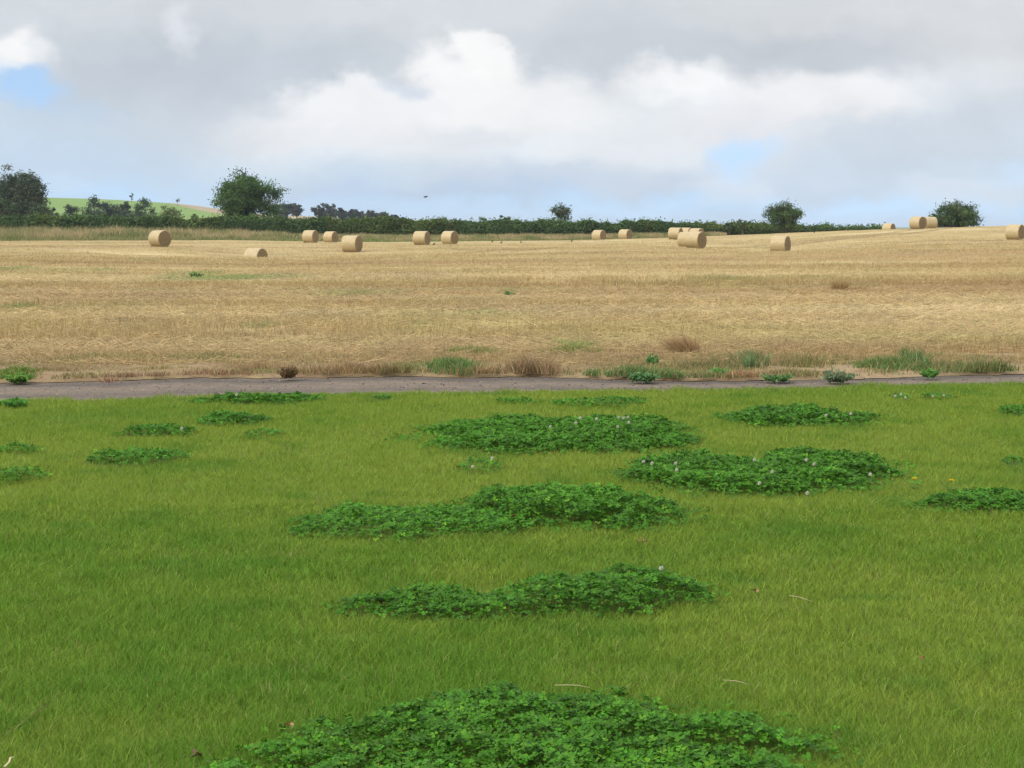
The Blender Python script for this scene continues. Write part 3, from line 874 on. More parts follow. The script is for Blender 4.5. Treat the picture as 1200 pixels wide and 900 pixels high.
# ------------------------------------------------------------------ stubble and loose straw
def stubble():
    rng = np.random.default_rng(80); acc = Acc()
    y = 21.0
    while y < 204:
        dy = max(.5, y * .03); ym = y + dy / 2
        hw = .29 * ym + 1.5
        dens = 1500 * (22 / ym) ** 1.9
        n = int(2 * hw * dy * dens); ew = 4 + ym * .06; ns = int(2 * ew * dy * dens * .45)
        X = np.concatenate([rng.uniform(-hw, hw, n), rng.uniform(hw, hw + ew, ns) * rng.choice([-1, 1], ns)]); n = len(X); Y = rng.uniform(y, y + dy, n)
        if ym < 60:                       # drilled rows
            t = .10; Yr = -X * math.sin(t) + Y * math.cos(t)
            Y = Y + (np.round(Yr / .25) * .25 - Yr) * .7 + rng.normal(size=n) * .03
        k = Y > field_edge(X) - .5 * rng.random(n)
        X, Y = X[k], Y[k]; n = len(X)
        if n:
            z = zf(X, Y) + .03
            t = .10
            Xr = X * math.cos(t) + Y * math.sin(t); Yr = -X * math.sin(t) + Y * math.cos(t)
            band = vnoise(Xr * .14, Yr, 4.5, 21, 4)
            dens_n = vnoise(X, Y, 1.0, 62, 3)
            k = rng.random(n) < np.clip(.3 + (dens_n - .4) * 2.6, .12, 1)
            X, Y, z, band = X[k], Y[k], z[k], band[k]; n = len(X)
            up = rng.random(n) < np.clip(.74 - (band - .5) * 2.6, .25, .92)      # upright stubble or fallen straw
            cc = cfield(X, Y) * 1.04 * (1 + (.20 * min(1, 40 / ym)) * rng.normal(size=(n, 1))) * (1 + .03 * rng.normal(size=(n, 3))); cc = np.clip(cc, .02, .8)
            g = rng.random(n) < greenness(X, Y) * .8
            cc[g] = jitter((.15, .22, .05), g.sum(), rng, .2, .07)
            br = rng.random(n) < .12 * min(1, 30 / ym); cc[br & ~g] *= np.array([.62, .55, .5])
            wd = .0055 * (ym / 22) ** .75
            u = up
            h = .15 * (.45 + .75 * rng.random(u.sum())) 
            h = h * np.interp(ym, [60, 120, 204], [1, .8, .4])
            P = np.stack([X[u], Y[u], z[u] - .02], -1)
            v, f, c3 = blades(P, h, wd * (.6 + .8 * rng.random(u.sum())) * 1.3, rng.normal(size=u.sum()) * .6, rng.normal(size=(u.sum(), 2)) * (h * .30)[:, None], cc[u], seg=1)
            acc.add(v, f, c3)
            l = ~up; m = l.sum()
            P = np.stack([X[l], Y[l], z[l] + .02 + .05 * rng.random(m)], -1)
            a = rng.random(m) * 3.14; L = (.06 + .15 * rng.random(m)) * min(1, 40 / ym)
            D = np.stack([np.cos(a) * L, np.sin(a) * L * 1.2, rng.normal(size=m) * .035], -1)
            S = np.stack([np.zeros(m), np.full(m, wd * .2), np.full(m, wd * .38)], -1)
            v = np.stack([P - D - S, P - D + S, P + D + S, P + D - S], 1).reshape(-1, 3)
            f = (np.arange(m)[:, None, None] * 4 + np.array([[0, 1, 2], [0, 2, 3]])[None]).reshape(-1, 3)
            acc.add(v, f, np.repeat(np.clip(cc[l] * 1.06, 0, .8), 4, 0))
        y += dy
    o = acc.build('stubble', M_straw)
    tag(o, 'pale golden cut stubble and loose straw covering the field', 'stubble', kind='stuff')
stubble()

# ------------------------------------------------------------------ straw bales
def bale_mats():
    m, nt, b, out = new_mat('bale_wrap')
    tc = nd(nt, 'ShaderNodeTexCoord')
    mp = nd(nt, 'ShaderNodeMapping', {'Vector': tc.outputs['Object'], 'Scale': (1, 6, 6)})
    mpa = nd(nt, 'ShaderNodeMapping', {'Vector': tc.outputs['Object'], 'Scale': (26, 2, 2)})
    n = nd(nt, 'ShaderNodeTexNoise', {'Vector': mpa.outputs[0], 'Scale': 1.6, 'Detail': 6.0, 'Roughness': .7})
    n2 = nd(nt, 'ShaderNodeTexNoise', {'Vector': mp.outputs[0], 'Scale': 5.0, 'Detail': 6.0, 'Roughness': .7})
    ad = nd(nt, 'ShaderNodeMath', {0: n.outputs['Fac'], 1: n2.outputs['Fac']}, operation='ADD')
    r = nd(nt, 'ShaderNodeValToRGB', {'Fac': nd(nt, 'ShaderNodeMath', {0: ad.outputs[0], 1: .5}, operation='MULTIPLY').outputs[0]})
    r.color_ramp.elements[0].position = .36; r.color_ramp.elements[0].color = (.26, .185, .080, 1)
    r.color_ramp.elements[1].position = .62; r.color_ramp.elements[1].color = (.52, .41, .22, 1)
    nt.links.new(r.outputs[0], b.inputs['Base Color']); b.inputs['Roughness'].default_value = .55
    bp = nd(nt, 'ShaderNodeBump', {'Strength': .6, 'Distance': .03, 'Height': n.outputs['Fac']})
    nt.links.new(bp.outputs[0], b.inputs['Normal'])
    e, nt, b, out = new_mat('bale_straw_end')
    tc = nd(nt, 'ShaderNodeTexCoord')
    ln = nd(nt, 'ShaderNodeVectorMath', {0: nd(nt, 'ShaderNodeVectorMath', {0: tc.outputs['Object'], 1: (0, 1, 1)}, operation='MULTIPLY').outputs[0]}, operation='LENGTH')
    ns = nd(nt, 'ShaderNodeTexNoise', {'Vector': tc.outputs['Object'], 'Scale': 5.0, 'Detail': 6.0, 'Roughness': .7})
    a1 = nd(nt, 'ShaderNodeMath', {0: ns.outputs['Fac'], 1: .18, 2: ln.outputs['Value']}, operation='MULTIPLY_ADD')
    w = nd(nt, 'ShaderNodeMath', {0: nd(nt, 'ShaderNodeMath', {0: a1.outputs[0], 1: 62.0}, operation='MULTIPLY').outputs[0]}, operation='SINE')
    ns2 = nd(nt, 'ShaderNodeTexNoise', {'Vector': tc.outputs['Object'], 'Scale': 26.0, 'Detail': 6.0, 'Roughness': .75})
    f = nd(nt, 'ShaderNodeMath', {0: w.outputs[0], 1: .14, 2: ns2.outputs['Fac']}, operation='MULTIPLY_ADD')
    r = nd(nt, 'ShaderNodeValToRGB', {'Fac': f.outputs[0]})
    r.color_ramp.elements[0].position = .3; r.color_ramp.elements[0].color = (.10, .062, .024, 1)
    r.color_ramp.elements[1].position = .7; r.color_ramp.elements[1].color = (.29, .20, .085, 1)
    nt.links.new(r.outputs[0], b.inputs['Base Color']); b.inputs['Roughness'].default_value = .8
    bp = nd(nt, 'ShaderNodeBump', {'Strength': .7, 'Distance': .04, 'Height': f.outputs[0]})
    nt.links.new(bp.outputs[0], b.inputs['Normal'])
    return m, e
M_wrap, M_end = bale_mats()
def bale_variant(seed):
    rng = np.random.default_rng(seed); R = BD / 2; L = 1.18; N = 48
    th = np.linspace(0, 2 * np.pi, N, endpoint=False)
    ph = rng.random(4) * 6.28
    wob = 1 + .010 * np.sin(2 * th + ph[0]) + .008 * np.sin(3 * th + ph[1]) + .005 * np.sin(7 * th + ph[2])
    prof_ = [(-.5, .955), (-.485, .985), (-.45, 1.0), (-.25, 1.004), (0, 1.002), (.25, 1.006), (.45, 1.0), (.485, .985), (.5, .955)]
    V = []
    for (t, r) in prof_:
        rr = R * r * wob
        y = np.sin(th) * rr; z = np.cos(th) * rr
        z = np.where(z < -R * .93, -R * .93 + (z + R * .93) * .25, z)     # sags flat where it rests
        rr = rr * (1 + .006 * rng.normal(size=N)); y = np.sin(th) * rr
        V.append(np.stack([np.full(N, t * L), y, z + R * .93 + .01], -1))
    V = np.array(V); K = len(prof_)
    i = np.arange(K * N).reshape(K, N); j = np.roll(i, -1, 1)
    f = np.stack([i[:-1], j[:-1], j[1:], i[1:]], -1).reshape(-1, 4)
    wrap = (V.reshape(-1, 3), f)
    ends = []
    for side, ring in ((-1, V[0]), (1, V[-1])):
        c = ring.mean(0); vs = []; fr = [1.0, .9, .7, .45, .2, .04]
        for q, s in enumerate(fr):
            p = c + (ring - c) * s
            p[:, 0] += side * (.018 * (1 - s ** 2) * (1 if q else 0) + (.006 * rng.normal(size=N) if q else 0))
            vs.append(p)
        vs = np.array(vs).reshape(-1, 3)
        i = np.arange(len(fr) * N).reshape(len(fr), N); j = np.roll(i, -1, 1)
        f = np.stack([i[:-1], j[:-1], j[1:], i[1:]], -1).reshape(-1, 4)
        f = f if side > 0 else f[:, ::-1]
        f = f[:, ::-1]
        ends.append((vs, f))
    return wrap, ends
variants = [bale_variant(s) for s in (1, 2, 3, 4)]
protos = []
for (wrap, ends) in variants:
    r = empty('straw_bale', (0, 0, 0))
    np_mesh('net_wrap', wrap[0], wrap[1][:, ::-1], M_wrap, r, smooth=True)
    for (v, f) in ends: np_mesh('end_face', v, f, M_end, r, smooth=False)
    protos.append(r)
used = set()
for i, (px, py, h, an, lab) in enumerate(BALES):
    k = i % 4
    if k in used:
        r = protos[k].copy(); COL.objects.link(r)
        for ch in list(protos[k].children):
            c = ch.copy(); COL.objects.link(c); c.parent = r
    else:
        r = protos[k]; used.add(k)
    x, y = BP[i, 0], BP[i, 1] + .3
    r.location = (float(x), float(y), float(zf(x, y)) - .0)
    # local +X is the bale axis; end face turned `an` degrees away from facing the camera, towards the right
    view = math.atan2(-y, -x)                      # direction from bale to camera
    r.rotation_euler = (0, 0, view + math.radians(an))
    tag(r, lab, 'straw bale', 'round straw bales on the stubble field')

# ------------------------------------------------------------------ trees and bushes
def tree(name, label, cat, x, y, z, W, H, base=0.25, col=(.05, .085, .025), seed=0, clumps=70, per=150, leaf=.17, trunk_r=None,
         dense=.55, group=None, shape=None, cr=.16, squash=1.0, D=None, limbs=14, forks=1):
    """trunk with limbs + crown of many leaf clumps spread through an uneven volume"""
    rng = np.random.default_rng(seed)
    root = empty(name, (x, y, z)); tag(root, label, cat, group)
    hc = H * (1 - base); cz = H * base + hc / 2
    D = D or W
    C = []
    ph = rng.random(6) * 6.28
    while len(C) < clumps:
        p = rng.normal(size=3); p /= np.linalg.norm(p)
        r = rng.random() ** dense
        a = math.atan2(p[1], p[0])
        lump = 1 + .12 * math.sin(3 * a + ph[0]) + .10 * math.sin(5 * a + ph[1] + 3 * p[2]) + .10 * math.sin(4 * p[2] + 2 * a + ph[2])
        q = p * r * lump * np.array([1 - cr * .6, 1 - cr * .6, 1 - cr * .25])
        if shape == 'dome': q[2] = abs(q[2]) * 1.75 - .85
        if shape == 'col':
            q[:2] *= (1 - .22 * max(q[2], 0)); 
        C.append([q[0] * W / 2, q[1] * D / 2, cz + q[2] * hc / 2])
    C = np.array(C)
    acc = Acc()
    for c in C:
        n = int(per * (.6 + .8 * rng.random()))
        s = cr * W / 2 * (.75 + .7 * rng.random())
        q = rng.normal(size=(n, 3)) * s * np.array([.62, .62, .48 * squash])
        P = c + q
        P[:, 2] = np.maximum(P[:, 2], .05)
        up = (P - np.array([0, 0, cz])); up /= np.linalg.norm(up, axis=1)[:, None] + 1e-6
        cc = jitter(np.array(col) * 1.35 * (.65 + .7 * rng.random()) * np.array([1 + .12 * rng.normal(), 1, 1]), n, rng, .2, .07)
        v, f, c3 = leaf_quads(P, leaf * (.6 + .7 * rng.random(n)), rng, cc, nbias=up * .8 + np.array([0, 0, .5]))
        acc.add(v, f, c3)
    acc.build('crown', M_leaf, root)
    t = Acc(); tr = trunk_r or W * .035
    top = np.array([rng.normal() * W * .03, rng.normal() * W * .03, H * (base + .45 * (1 - base))])
    bc = (.10, .08, .06)
    for k in range(forks):
        off = np.array([(k - (forks - 1) / 2) * W * .16, rng.normal() * W * .04, 0]) if forks > 1 else np.zeros(3)
        b0 = off * .25
        tube(t, [b0 + np.array([0, 0, -.3]), b0 * 1.2 + np.array([0, 0, .12 * H]), top * .5 + off * .8, top + off * 1.5], np.array([1.25, 1, .75, .3]) * tr / (forks ** .4), bc, 7)
    idx = rng.choice(len(C), min(limbs, len(C)), replace=False)
    for i in idx:
        s = rng.uniform(.35, .95); a = top * s; b = C[i]
        m = (a + b) / 2 + np.array([0, 0, .05 * H])
        tube(t, [a, m, b], [tr * .45, tr * .28, tr * .08], bc, 5)
    t.build('trunk', M_bark, root)
    return root
def ptree(name, label, cat, xl, xr, yt, yb, d, **kw):
    """place a tree by its outline at a real distance, with its real size"""
    c = at((xl + xr) / 2, yb, d); tp = at((xl + xr) / 2, yt, d)
    W = (xr - xl) / F * d
    gz = kw.pop('gz', None)
    if gz is None: gz = c[2]
    return tree(name, label, cat, c[0], d, gz, W, tp[2] - gz, **kw)

gz = lambda px, d: float(zf(np.array((px - 600) / F * d), np.array(float(d)))) if d < 290 else -1.5
OAK = (.050, .080, .024)
ptree('tree', 'large round dark green tree standing in the hedge on the left', 'tree', 249, 328, 202, 284, 236, gz=gz(287, 236), base=.20, col=(.056, .098, .026), seed=12, shape='col', clumps=150, per=190, leaf=.15, cr=.165, dense=.47, trunk_r=.25)
ptree('tree', 'round tree with a ragged top on the skyline at the right', 'tree', 896, 941, 239, 274, 233, gz=gz(917, 233) - .2, base=.26, col=(.062, .095, .034), seed=15, clumps=85, per=130, leaf=.12, cr=.17, dense=.5, trunk_r=.14, forks=2)
ptree('bush', 'broad domed bush on the skyline beside the pair of bales', 'bush', 1091, 1152, 233, 270, 216, gz=gz(1121, 216) - .1, base=.03, col=(.052, .082, .030), seed=6, clumps=110, per=140, leaf=.12, cr=.15, dense=.5, trunk_r=.12, forks=3, shape='dome')
ptree('tree', 'thin sparse little tree standing alone above the hedge', 'tree', 644, 670, 228, 268, 240, gz=gz(657, 240), base=.25, col=(.060, .080, .040), seed=7, clumps=34, per=75, leaf=.12, cr=.26, dense=.45, trunk_r=.07)
ptree('bush', 'small ragged bush rising from the hedge left of the round skyline tree', 'bush', 860, 881, 256, 272, 242, gz=gz(870, 242) + .2, base=.3, col=(.055, .075, .030), seed=8, clumps=14, per=34, leaf=.12, cr=.2)
ptree('shrub', 'tiny shrub poking out of the hedge beside the ragged bush', 'bush', 850, 860, 257, 270, 243, gz=gz(855, 243) + .4, base=.3, col=(.055, .075, .030), seed=9, clumps=9, per=40, leaf=.11, cr=.25)
for i, (xl, xr, yt, d, lab) in enumerate([
        (504, 532, 253.5, 262, 'low bushy treetop just over the hedge above the pair of bales'),
        (560, 580, 256, 262, 'low olive treetop over the hedge, left of the pale domed one'),
        (583, 598, 252.5, 275, 'pale domed treetop over the middle of the hedge'),
        (474, 486, 256, 262, 'small treetop over the hedge left of the pair of bales'),
        (186, 216, 241, 255, 'pale green bush above the hedge between the far dark trees and the big tree'),
        (222, 236, 250, 262, 'little round bush just over the hedge left of the big tree'),
        (97, 110, 254, 262, 'little dark bush over the hedge in front of the dark far trees')]):
    ptree('bush', lab, 'bush', xl, xr, yt, 284, d, gz=-.2, base=.35, col=(.065, .095, .035) if i not in (2, 4) else (.10, .13, .055), seed=20 + i, clumps=30, per=80, leaf=.14, cr=.2, group='bushes rising behind the hedge')
# tall trees at the left edge
for i, (xl, xr, yt, d, lab, sh) in enumerate([
        (-34, 4, 206, 300, 'tall tree cut by the left edge of the picture', 'col'),
        (-8, 27, 203, 305, 'tall upright dark tree at the left edge, left one of the two fully seen', 'col'),
        (20, 56, 202, 300, 'tall upright tree at the left, nearest the green hill', 'col'),
        (-12, 20, 226, 285, 'low dense tree at the foot of the tall trees at the left edge', None),
        (30, 62, 240, 290, 'low dark tree in front of the right foot of the tall left trees', None),
        (6, 40, 206, 303, 'tree filling the gap between the two tall trees at the left edge', 'col'),
        (-80, -30, 205, 290, 'tree beyond the left edge of the frame', None)]):
    ptree('tree', lab, 'tree', xl, xr, yt, 286, d, gz=-1.0, base=.12, col=(.055, .072, .036) if sh else (.050, .070, .030), seed=40 + i,
          clumps=170 if sh else 70, per=110, leaf=.19, cr=.24, dense=.42, shape=sh, group='trees at the left edge')
# trees in front of the hill
for i, (xl, xr, yt, yb, d, lab) in enumerate([
        (95, 128, 232, 258, 420, 'dark round tree on the hillside, leftmost of the row'),
        (116, 142, 237, 258, 425, 'dark tree on the hillside between the round one and the narrow one'),
        (140, 152, 235, 258, 440, 'narrow tree in the middle of the hillside row'),
        (152, 181, 235, 260, 430, 'greener round tree on the hillside, rightmost of the row'),
        (74, 92, 241, 258, 430, 'small faint bush on the green slope by the left trees'),
        (54, 68, 243, 260, 400, 'dark shrub at the foot of the tall left trees on the slope')]):
    p = at((xl + xr) / 2, yb, d); zg = float(zhill(np.array(p[0]), np.array(float(d))))
    ptree('tree', lab, 'tree', xl - 2, xr + 2, yt - 2.5, yb, d, gz=zg, base=.05, col=[(.045, .060, .035), (.050, .066, .036), (.055, .07, .04), (.060, .085, .040), (.07, .095, .045), (.05, .07, .035)][i],
          seed=60 + i, clumps=70, per=90, leaf=.26, cr=.22, dense=.55, group='trees on the slope of the hill')
# far woods
FARW = [(316, 332, 239, 'left'), (327, 344, 236, 'mid'), (340, 356, 237, 'right'),
        (366, 382, 239.5, ''), (376, 396, 239.5, ''), (392, 408, 244, ''), (404, 420, 244.5, ''), (414, 430, 245, ''), (425, 440, 246.5, ''), (434, 448, 248, ''), (444, 458, 250, ''), (456, 466, 252.5, ''), (466, 476, 255, '')]
LABF = ['far dark tree directly right of the big round tree', 'middle one of three far dark trees right of the big tree', 'rightmost of three far dark trees standing together',
        'far tree at the left end of the long dark wood', 'second and tallest tree of the long dark wood', 'far wood tree just right of the two tallest', 'far wood tree fourth from the left end',
        'far wood tree in the middle of the row', 'far wood tree sixth from the left end', 'far wood tree where the row starts to drop', 'low far tree near the right end of the wood', 'small far tree last but one of the wood', 'smallest far tree at the right end of the wood']
for i, (xl, xr, yt, _) in enumerate(FARW):
    d = 640 + (i % 3) * 12
    p = at((xl + xr) / 2, 258, d); zg = float(zhill(np.array(p[0]), np.array(float(d)))) - .2
    ptree('tree', LABF[i], 'tree', xl, xr, yt, 258, d, gz=zg, base=.06, col=(.050, .058, .045), seed=80 + i, clumps=34, per=90, leaf=.34, cr=.2, dense=.55, group='trees of the far wood')
# ridge details
p = at(154, 236, 690); zg = float(zhill(np.array(p[0]), np.array(690.)))
ptree('tree', 'tiny twiggy tree standing alone on the hill skyline', 'tree', 151.0, 158.0, 226, 235, 690, gz=zg - .2, base=.35, col=(.05, .06, .05), seed=95, clumps=7, per=14, leaf=.28, cr=.25)
p = at(208, 240, 690); zg = float(zhill(np.array(p[0]), np.array(690.)))
ptree('tree', 'pale bare little tree on the hill skyline', 'tree', 204.5, 211.5, 231.5, 239, 690, gz=zg - .2, base=.3, col=(.16, .16, .14), seed=96, clumps=10, per=8, leaf=.25, cr=.25)

# ------------------------------------------------------------------ hedge
def hedge():
    rng = np.random.default_rng(90)
    n = 230000
    PX = [-260, 0, 100, 200, 250, 300, 400, 500, 600, 700, 800, 850, 900, 940, 1000, 1036]
    PT = [251, 253, 254, 254.5, 255, 256.5, 257, 257, 259.5, 260.5, 261, 261.5, 264.5, 265.5, 266.5, 267.5]
    dist = lambda px: np.interp(px, [-260, 0, 700, 850, 1036], [222, 224, 238, 244, 248])
    px = rng.uniform(-260, 1036, n)
    # crown of uneven bushes: local crests every metre or two
    d0 = dist(px); x = (px - 600) / F * d0
    lump = vnoise(x, x * 0, 2.6, 91, 3) - .5; dep = rng.uniform(-1.1, 1.1, n)
    top = CAM_H + (264.5 - np.interp(px, PX, PT)) * d0 / F + lump * .8 + .6 * (vnoise(x, x * 0, .8, 95, 2) - .5) + .12
    g = zf(x, d0 + dep)
    t = rng.random(n) ** .62
    hh = (top - g) * np.sqrt(np.clip(1 - (np.abs(dep) / 1.25) ** 2.2, 0.02, 1))
    z = g + hh * t
    frac = z - g > 0
    y = d0 + dep + .35 * (vnoise(x, z * 2, 1.6, 92, 2) - .5)
    sp = rng.random(n) < .09                     # odd shoots above the top
    z = np.where(sp, z + .55 * rng.random(n) ** 1.5, z)
    cl = vnoise(x, z * 1.6 + 50, 1.8, 93, 3)
    kind_ = vnoise(x, x * 0, 6, 94, 2)
    c = jitter((.092, .140, .044), n, rng, .22, .08) * (.62 + .85 * cl[:, None])
    c *= np.where(kind_[:, None] > .55, np.array([1.15, 1.05, .95]), np.array([.92, 1, 1]))
    k = rng.random(n) < np.clip((cl - .16) * 4.0, .5, 1)
    P = np.stack([x, y, z], -1)[k]; c = c[k]; m = len(P)
    v, f, c3 = leaf_quads(P, .16 * (.6 + .7 * rng.random(m)), rng, c, nbias=np.array([0, -.3, .6]))
    acc = Acc(); acc.add(v, f, c3)
    o = acc.build('hedge', M_leaf)
    tag(o, 'long dark green hedge running along the far side of the field', 'hedge')
hedge()
def margin_grass():
    rng = np.random.default_rng(97); acc = Acc()
    n = 110000
    px = rng.uniform(-260, 850, n)
    dfront = np.interp(px, [-260, 0, 480, 700, 800, 850], [205, 205, 211, 226, 232, 237])
    dback = np.interp(px, [-260, 0, 700, 850], [222, 223, 237, 243])
    t = rng.random(n)
    d = dfront + (dback - dfront) * t
    x = (px - 600) / F * d
    H = np.interp(px, [-260, 0, 250, 350, 600, 800, 850], [1.9, 1.9, 1.6, .95, .9, .8, .5])
    nn = vnoise(x, d * 2, 2.2, 98, 3)
    h = H * (.35 + .75 * nn) * (.45 + .75 * rng.random(n)) * (.25 + .75 * np.clip(t * 3, 0, 1))
    tan = np.array([.40, .32, .165]); olv = np.array([.17, .20, .07])
    k = np.clip((vnoise(x, d * 1.5, 3.0, 99, 3) - .44) * 5 + .4 * rng.normal(size=n) + .42, 0, 1)[:, None]
    k = np.where((t < .10)[:, None], k * .25, k)
    c = tan * k + olv * (1 - k)
    c = np.clip(c * (1 + .2 * rng.normal(size=(n, 1))), .02, .7)
    P = np.stack([x, d, zf(x, d) + .02], -1)
    v, f, c3 = blades(P, h, .055 * (.5 + rng.random(n)), rng.normal(size=n) * .6, rng.normal(size=(n, 2)) * (h * .28)[:, None] + np.array([.08, 0]), c)
    acc.add(v, f, c3)
    o = acc.build('margin_grass', M_grass)
    tag(o, 'tall tan and olive rough grass between the stubble and the hedge', 'grass', kind='stuff')
margin_grass()

# ------------------------------------------------------------------ weeds and odd plants
def weed(px, py, wpx, hpx, label, col, cat='weed', name='weed', n=90, leafw=.02, droop=.5, straw=0.0, seed=0, z=.05, leanx=0.0):
    rng = np.random.default_rng(seed + 700)
    c = on_plane(px, py, z); d = c[1]
    W = wpx / F * d; H = hpx / F * d
    acc = Acc()
    th = rng.random(n) * 6.283; r = np.sqrt(rng.random(n))
    P = np.stack([c[0] + np.cos(th) * r * W * .28, c[1] + .1 + np.sin(th) * r * W * .28, np.full(n, z - .01)], -1)
    h = H * (.45 + .6 * rng.random(n)) * (1.1 - .35 * r)
    lean = np.stack([np.cos(th), np.sin(th)], -1) * (r * W * .32)[:, None] + rng.normal(size=(n, 2)) * (W * .05) + np.array([leanx * H, 0])
    col = tuple(v * 1.3 for v in col)
    cc = jitter(col, n, rng, .22, .08)
    s = rng.random(n) < straw; cc[s] = jitter((.40, .30, .15), s.sum(), rng, .15, .05)
    v, f, c3 = blades(P, h, leafw * (.6 + .8 * rng.random(n)), rng.normal(size=n) * .9, lean, cc, droop=droop)
    acc.add(v, f, c3)
    if leafw > .012:       # side leaves up the stems
        m = n * 3; i = rng.integers(0, n, m); t = rng.random(m)
        Q = P[i] + np.stack([lean[i, 0] * t, lean[i, 1] * t, h[i] * t], -1) + rng.normal(size=(m, 3)) * W * .03
        v, f, c3 = leaf_quads(Q, leafw * 1.3 * (.6 + .7 * rng.random(m)), rng, jitter(col, m, rng, .25, .08), nbias=np.array([0, -.2, .7]))
        acc.add(v, f, c3)
    o = acc.build(name, M_grass, loc=(c[0], c[1] + .1, z))
    return tag(o, label, cat)
GW_ = (.09, .18, .05)
weed(336, 442, 24, 15, 'dark brown withered weed at the track edge, left of centre', (.13, .085, .04), seed=1, n=130, leafw=.014)
weed(984, 446, 34, 12, 'grey green bushy weed on the bare soil at the right', (.115, .155, .080), seed=2, n=150, leafw=.020)
weed(912, 445, 36, 7, 'flat dark green weed on the soil left of the grey green one', (.085, .16, .05), seed=3, n=120, leafw=.018)
weed(844, 440, 24, 9, 'small bright green weed at the margin, left of the flat dark one', (.09, .2, .05), seed=4, n=90, leafw=.02)
weed(755, 445, 34, 10, 'leafy green weed clump at the track edge right of the brown grass', (.10, .20, .07), seed=5, n=90, leafw=.024)
weed(764, 430, 16, 18, 'tall pointed green weed rising behind the leafy clump', (.09, .19, .06), seed=6, n=60, leafw=.018)
weed(1092, 441, 20, 9, 'small green weed by the track near the right edge', (.09, .2, .04), seed=7, n=80, leafw=.02)
weed(18, 446, 32, 9, 'green weed clump at the field margin at the left edge', (.11, .21, .04), seed=8, n=120, leafw=.02)
weed(15, 477, 30, 10, 'bright leafy weed on the lawn edge at the far left', (.08, .2, .035), seed=9, n=110, leafw=.022)
weed(448, 468, 18, 7, 'small green weed on the lawn edge touching the track, left of centre', (.08, .19, .035), seed=10, n=60, leafw=.014)
weed(597, 348, 14, 7, 'lone small green weed in the middle of the stubble', (.07, .16, .05), seed=11, n=40, leafw=.03)
weed(985, 342, 26, 22, 'upright tuft of uncut straw standing in the stubble at the right', (.35, .25, .12), cat='straw tuft', name='straw_tuft', seed=12, n=420, leafw=.011, droop=.4)
weed(1010, 341, 26, 9, 'low spread of uncut straw beside the upright tuft', (.32, .23, .11), cat='straw tuft', name='straw_tuft', seed=13, n=200, leafw=.011)
weed(808, 416, 46, 28, 'clump of dry brown straw leaning left on the near stubble', (.30, .20, .10), cat='straw tuft', name='straw_tuft', seed=14, n=620, leafw=.008, leanx=-.55)
weed(880, 434, 18, 24, 'tall wispy green grass clump at the margin right of centre', (.15, .21, .09), cat='grass clump', name='grass_clump', seed=15, n=180, leafw=.008)
weed(792, 548, 16, 14, 'small dark weed at the left end of the flowering clover patch', (.05, .15, .03), seed=16, n=40, leafw=.010, z=.03)
weed(128, 448, 40, 11, 'brown dead stalks on the soil bank at the left', (.20, .11, .07), cat='dead stalks', name='dead_stalks', seed=17, n=46, leafw=.009)
weed(230, 324, 16, 5, 'dark green weed in the green streak of stubble at the left', (.07, .15, .04), seed=18, n=60, leafw=.03)

# dandelions
def dandelion(px, py, label, seed):
    rng = np.random.default_rng(seed)
    p = on_plane(px, py, .10)
    r = empty('dandelion', (p[0], p[1], .03)); tag(r, label, 'dandelion', 'yellow dandelions in the lawn')
    a = Acc(); tube(a, [(0, 0, 0), (.004, 0, .035), (0, 0, .068)], [.0022, .002, .0018], (.2, .26, .09), 5)
    a.build('stem', M_grass, r)
    a = Acc()
    for k in range(70):
        th = k * 2.399; q = .35 + .65 * (k / 70); L = .021 * q
        u = np.array([math.cos(th), math.sin(th), 0]); s = np.array([-math.sin(th), math.cos(th), 0])
        z0 = .068; e = u * L + np.array([0, 0, .012 * (1 - q) + .003])
        a.add([np.array([0, 0, z0]) - s * .001, np.array([0, 0, z0]) + s * .001, e + [0, 0, z0] + s * .0028, e + [0, 0, z0] - s * .0028], [(0, 1, 2), (0, 2, 3)], np.array([.78, .60, .02]) * (.85 + .2 * rng.random()))
    a.build('flower', M_petal, r)
    a = Acc(); n = 9
    th = np.arange(n) * .7
    v, f, c = blades(np.zeros((n, 3)), np.full(n, .03), np.full(n, .018), th + 1.57, np.stack([np.cos(th), np.sin(th)], -1) * .07, jitter((.07, .15, .03), n, rng))
    a.add(v, f, c); a.build('leaf', M_grass, r)
dandelion(1072, 561, 'left one of the two yellow dandelions, beside the flowering clover', 1)
dandelion(1115, 563, 'right one of the two yellow dandelions, above the clover at the right edge', 2)

# dead leaves and straws lying on the lawn
def litter(px, py, size, label, col, seed, name='dead_leaf', cat='dead leaf', z=.07):
    rng = np.random.default_rng(seed); p = on_plane(px, py, z); a = Acc()
    for k in range(4):
        c = rng.normal(size=3) * size * .25 * np.array([1, 1, .3]); t = rng.normal(size=3) * np.array([1, .6, .35]); t /= np.linalg.norm(t)
        b = np.cross(t, [0, .5, 1]); b /= np.linalg.norm(b)
        a.add([c - t * size * .5, c + b * size * .22 + [0, 0, size * .12], c + t * size * .5, c - b * size * .22 + [0, 0, size * .1]], [(0, 1, 2), (0, 2, 3)], np.array(col) * (.7 + .5 * rng.random()))
    o = a.build(name, M_straw); o.location = tuple(map(float, p)); tag(o, label, cat)
litter(601, 606, .055, 'dead orange brown leaf caught at the foot of the tall clover dome', (.42, .20, .08), 1, z=.09)
litter(596, 613, .08, 'dark dead plant remains in the front of the tall clover dome', (.13, .06, .03), 2, name='dead_plant', cat='dead plant', z=.07)
litter(750, 634, .05, 'orange dry leaf on the grass in front of the tall clover dome', (.45, .24, .10), 3, z=.06)
litter(887, 692, .035, 'brown dry leaf on the grass right of the long clover patch', (.36, .20, .11), 4, z=.06)
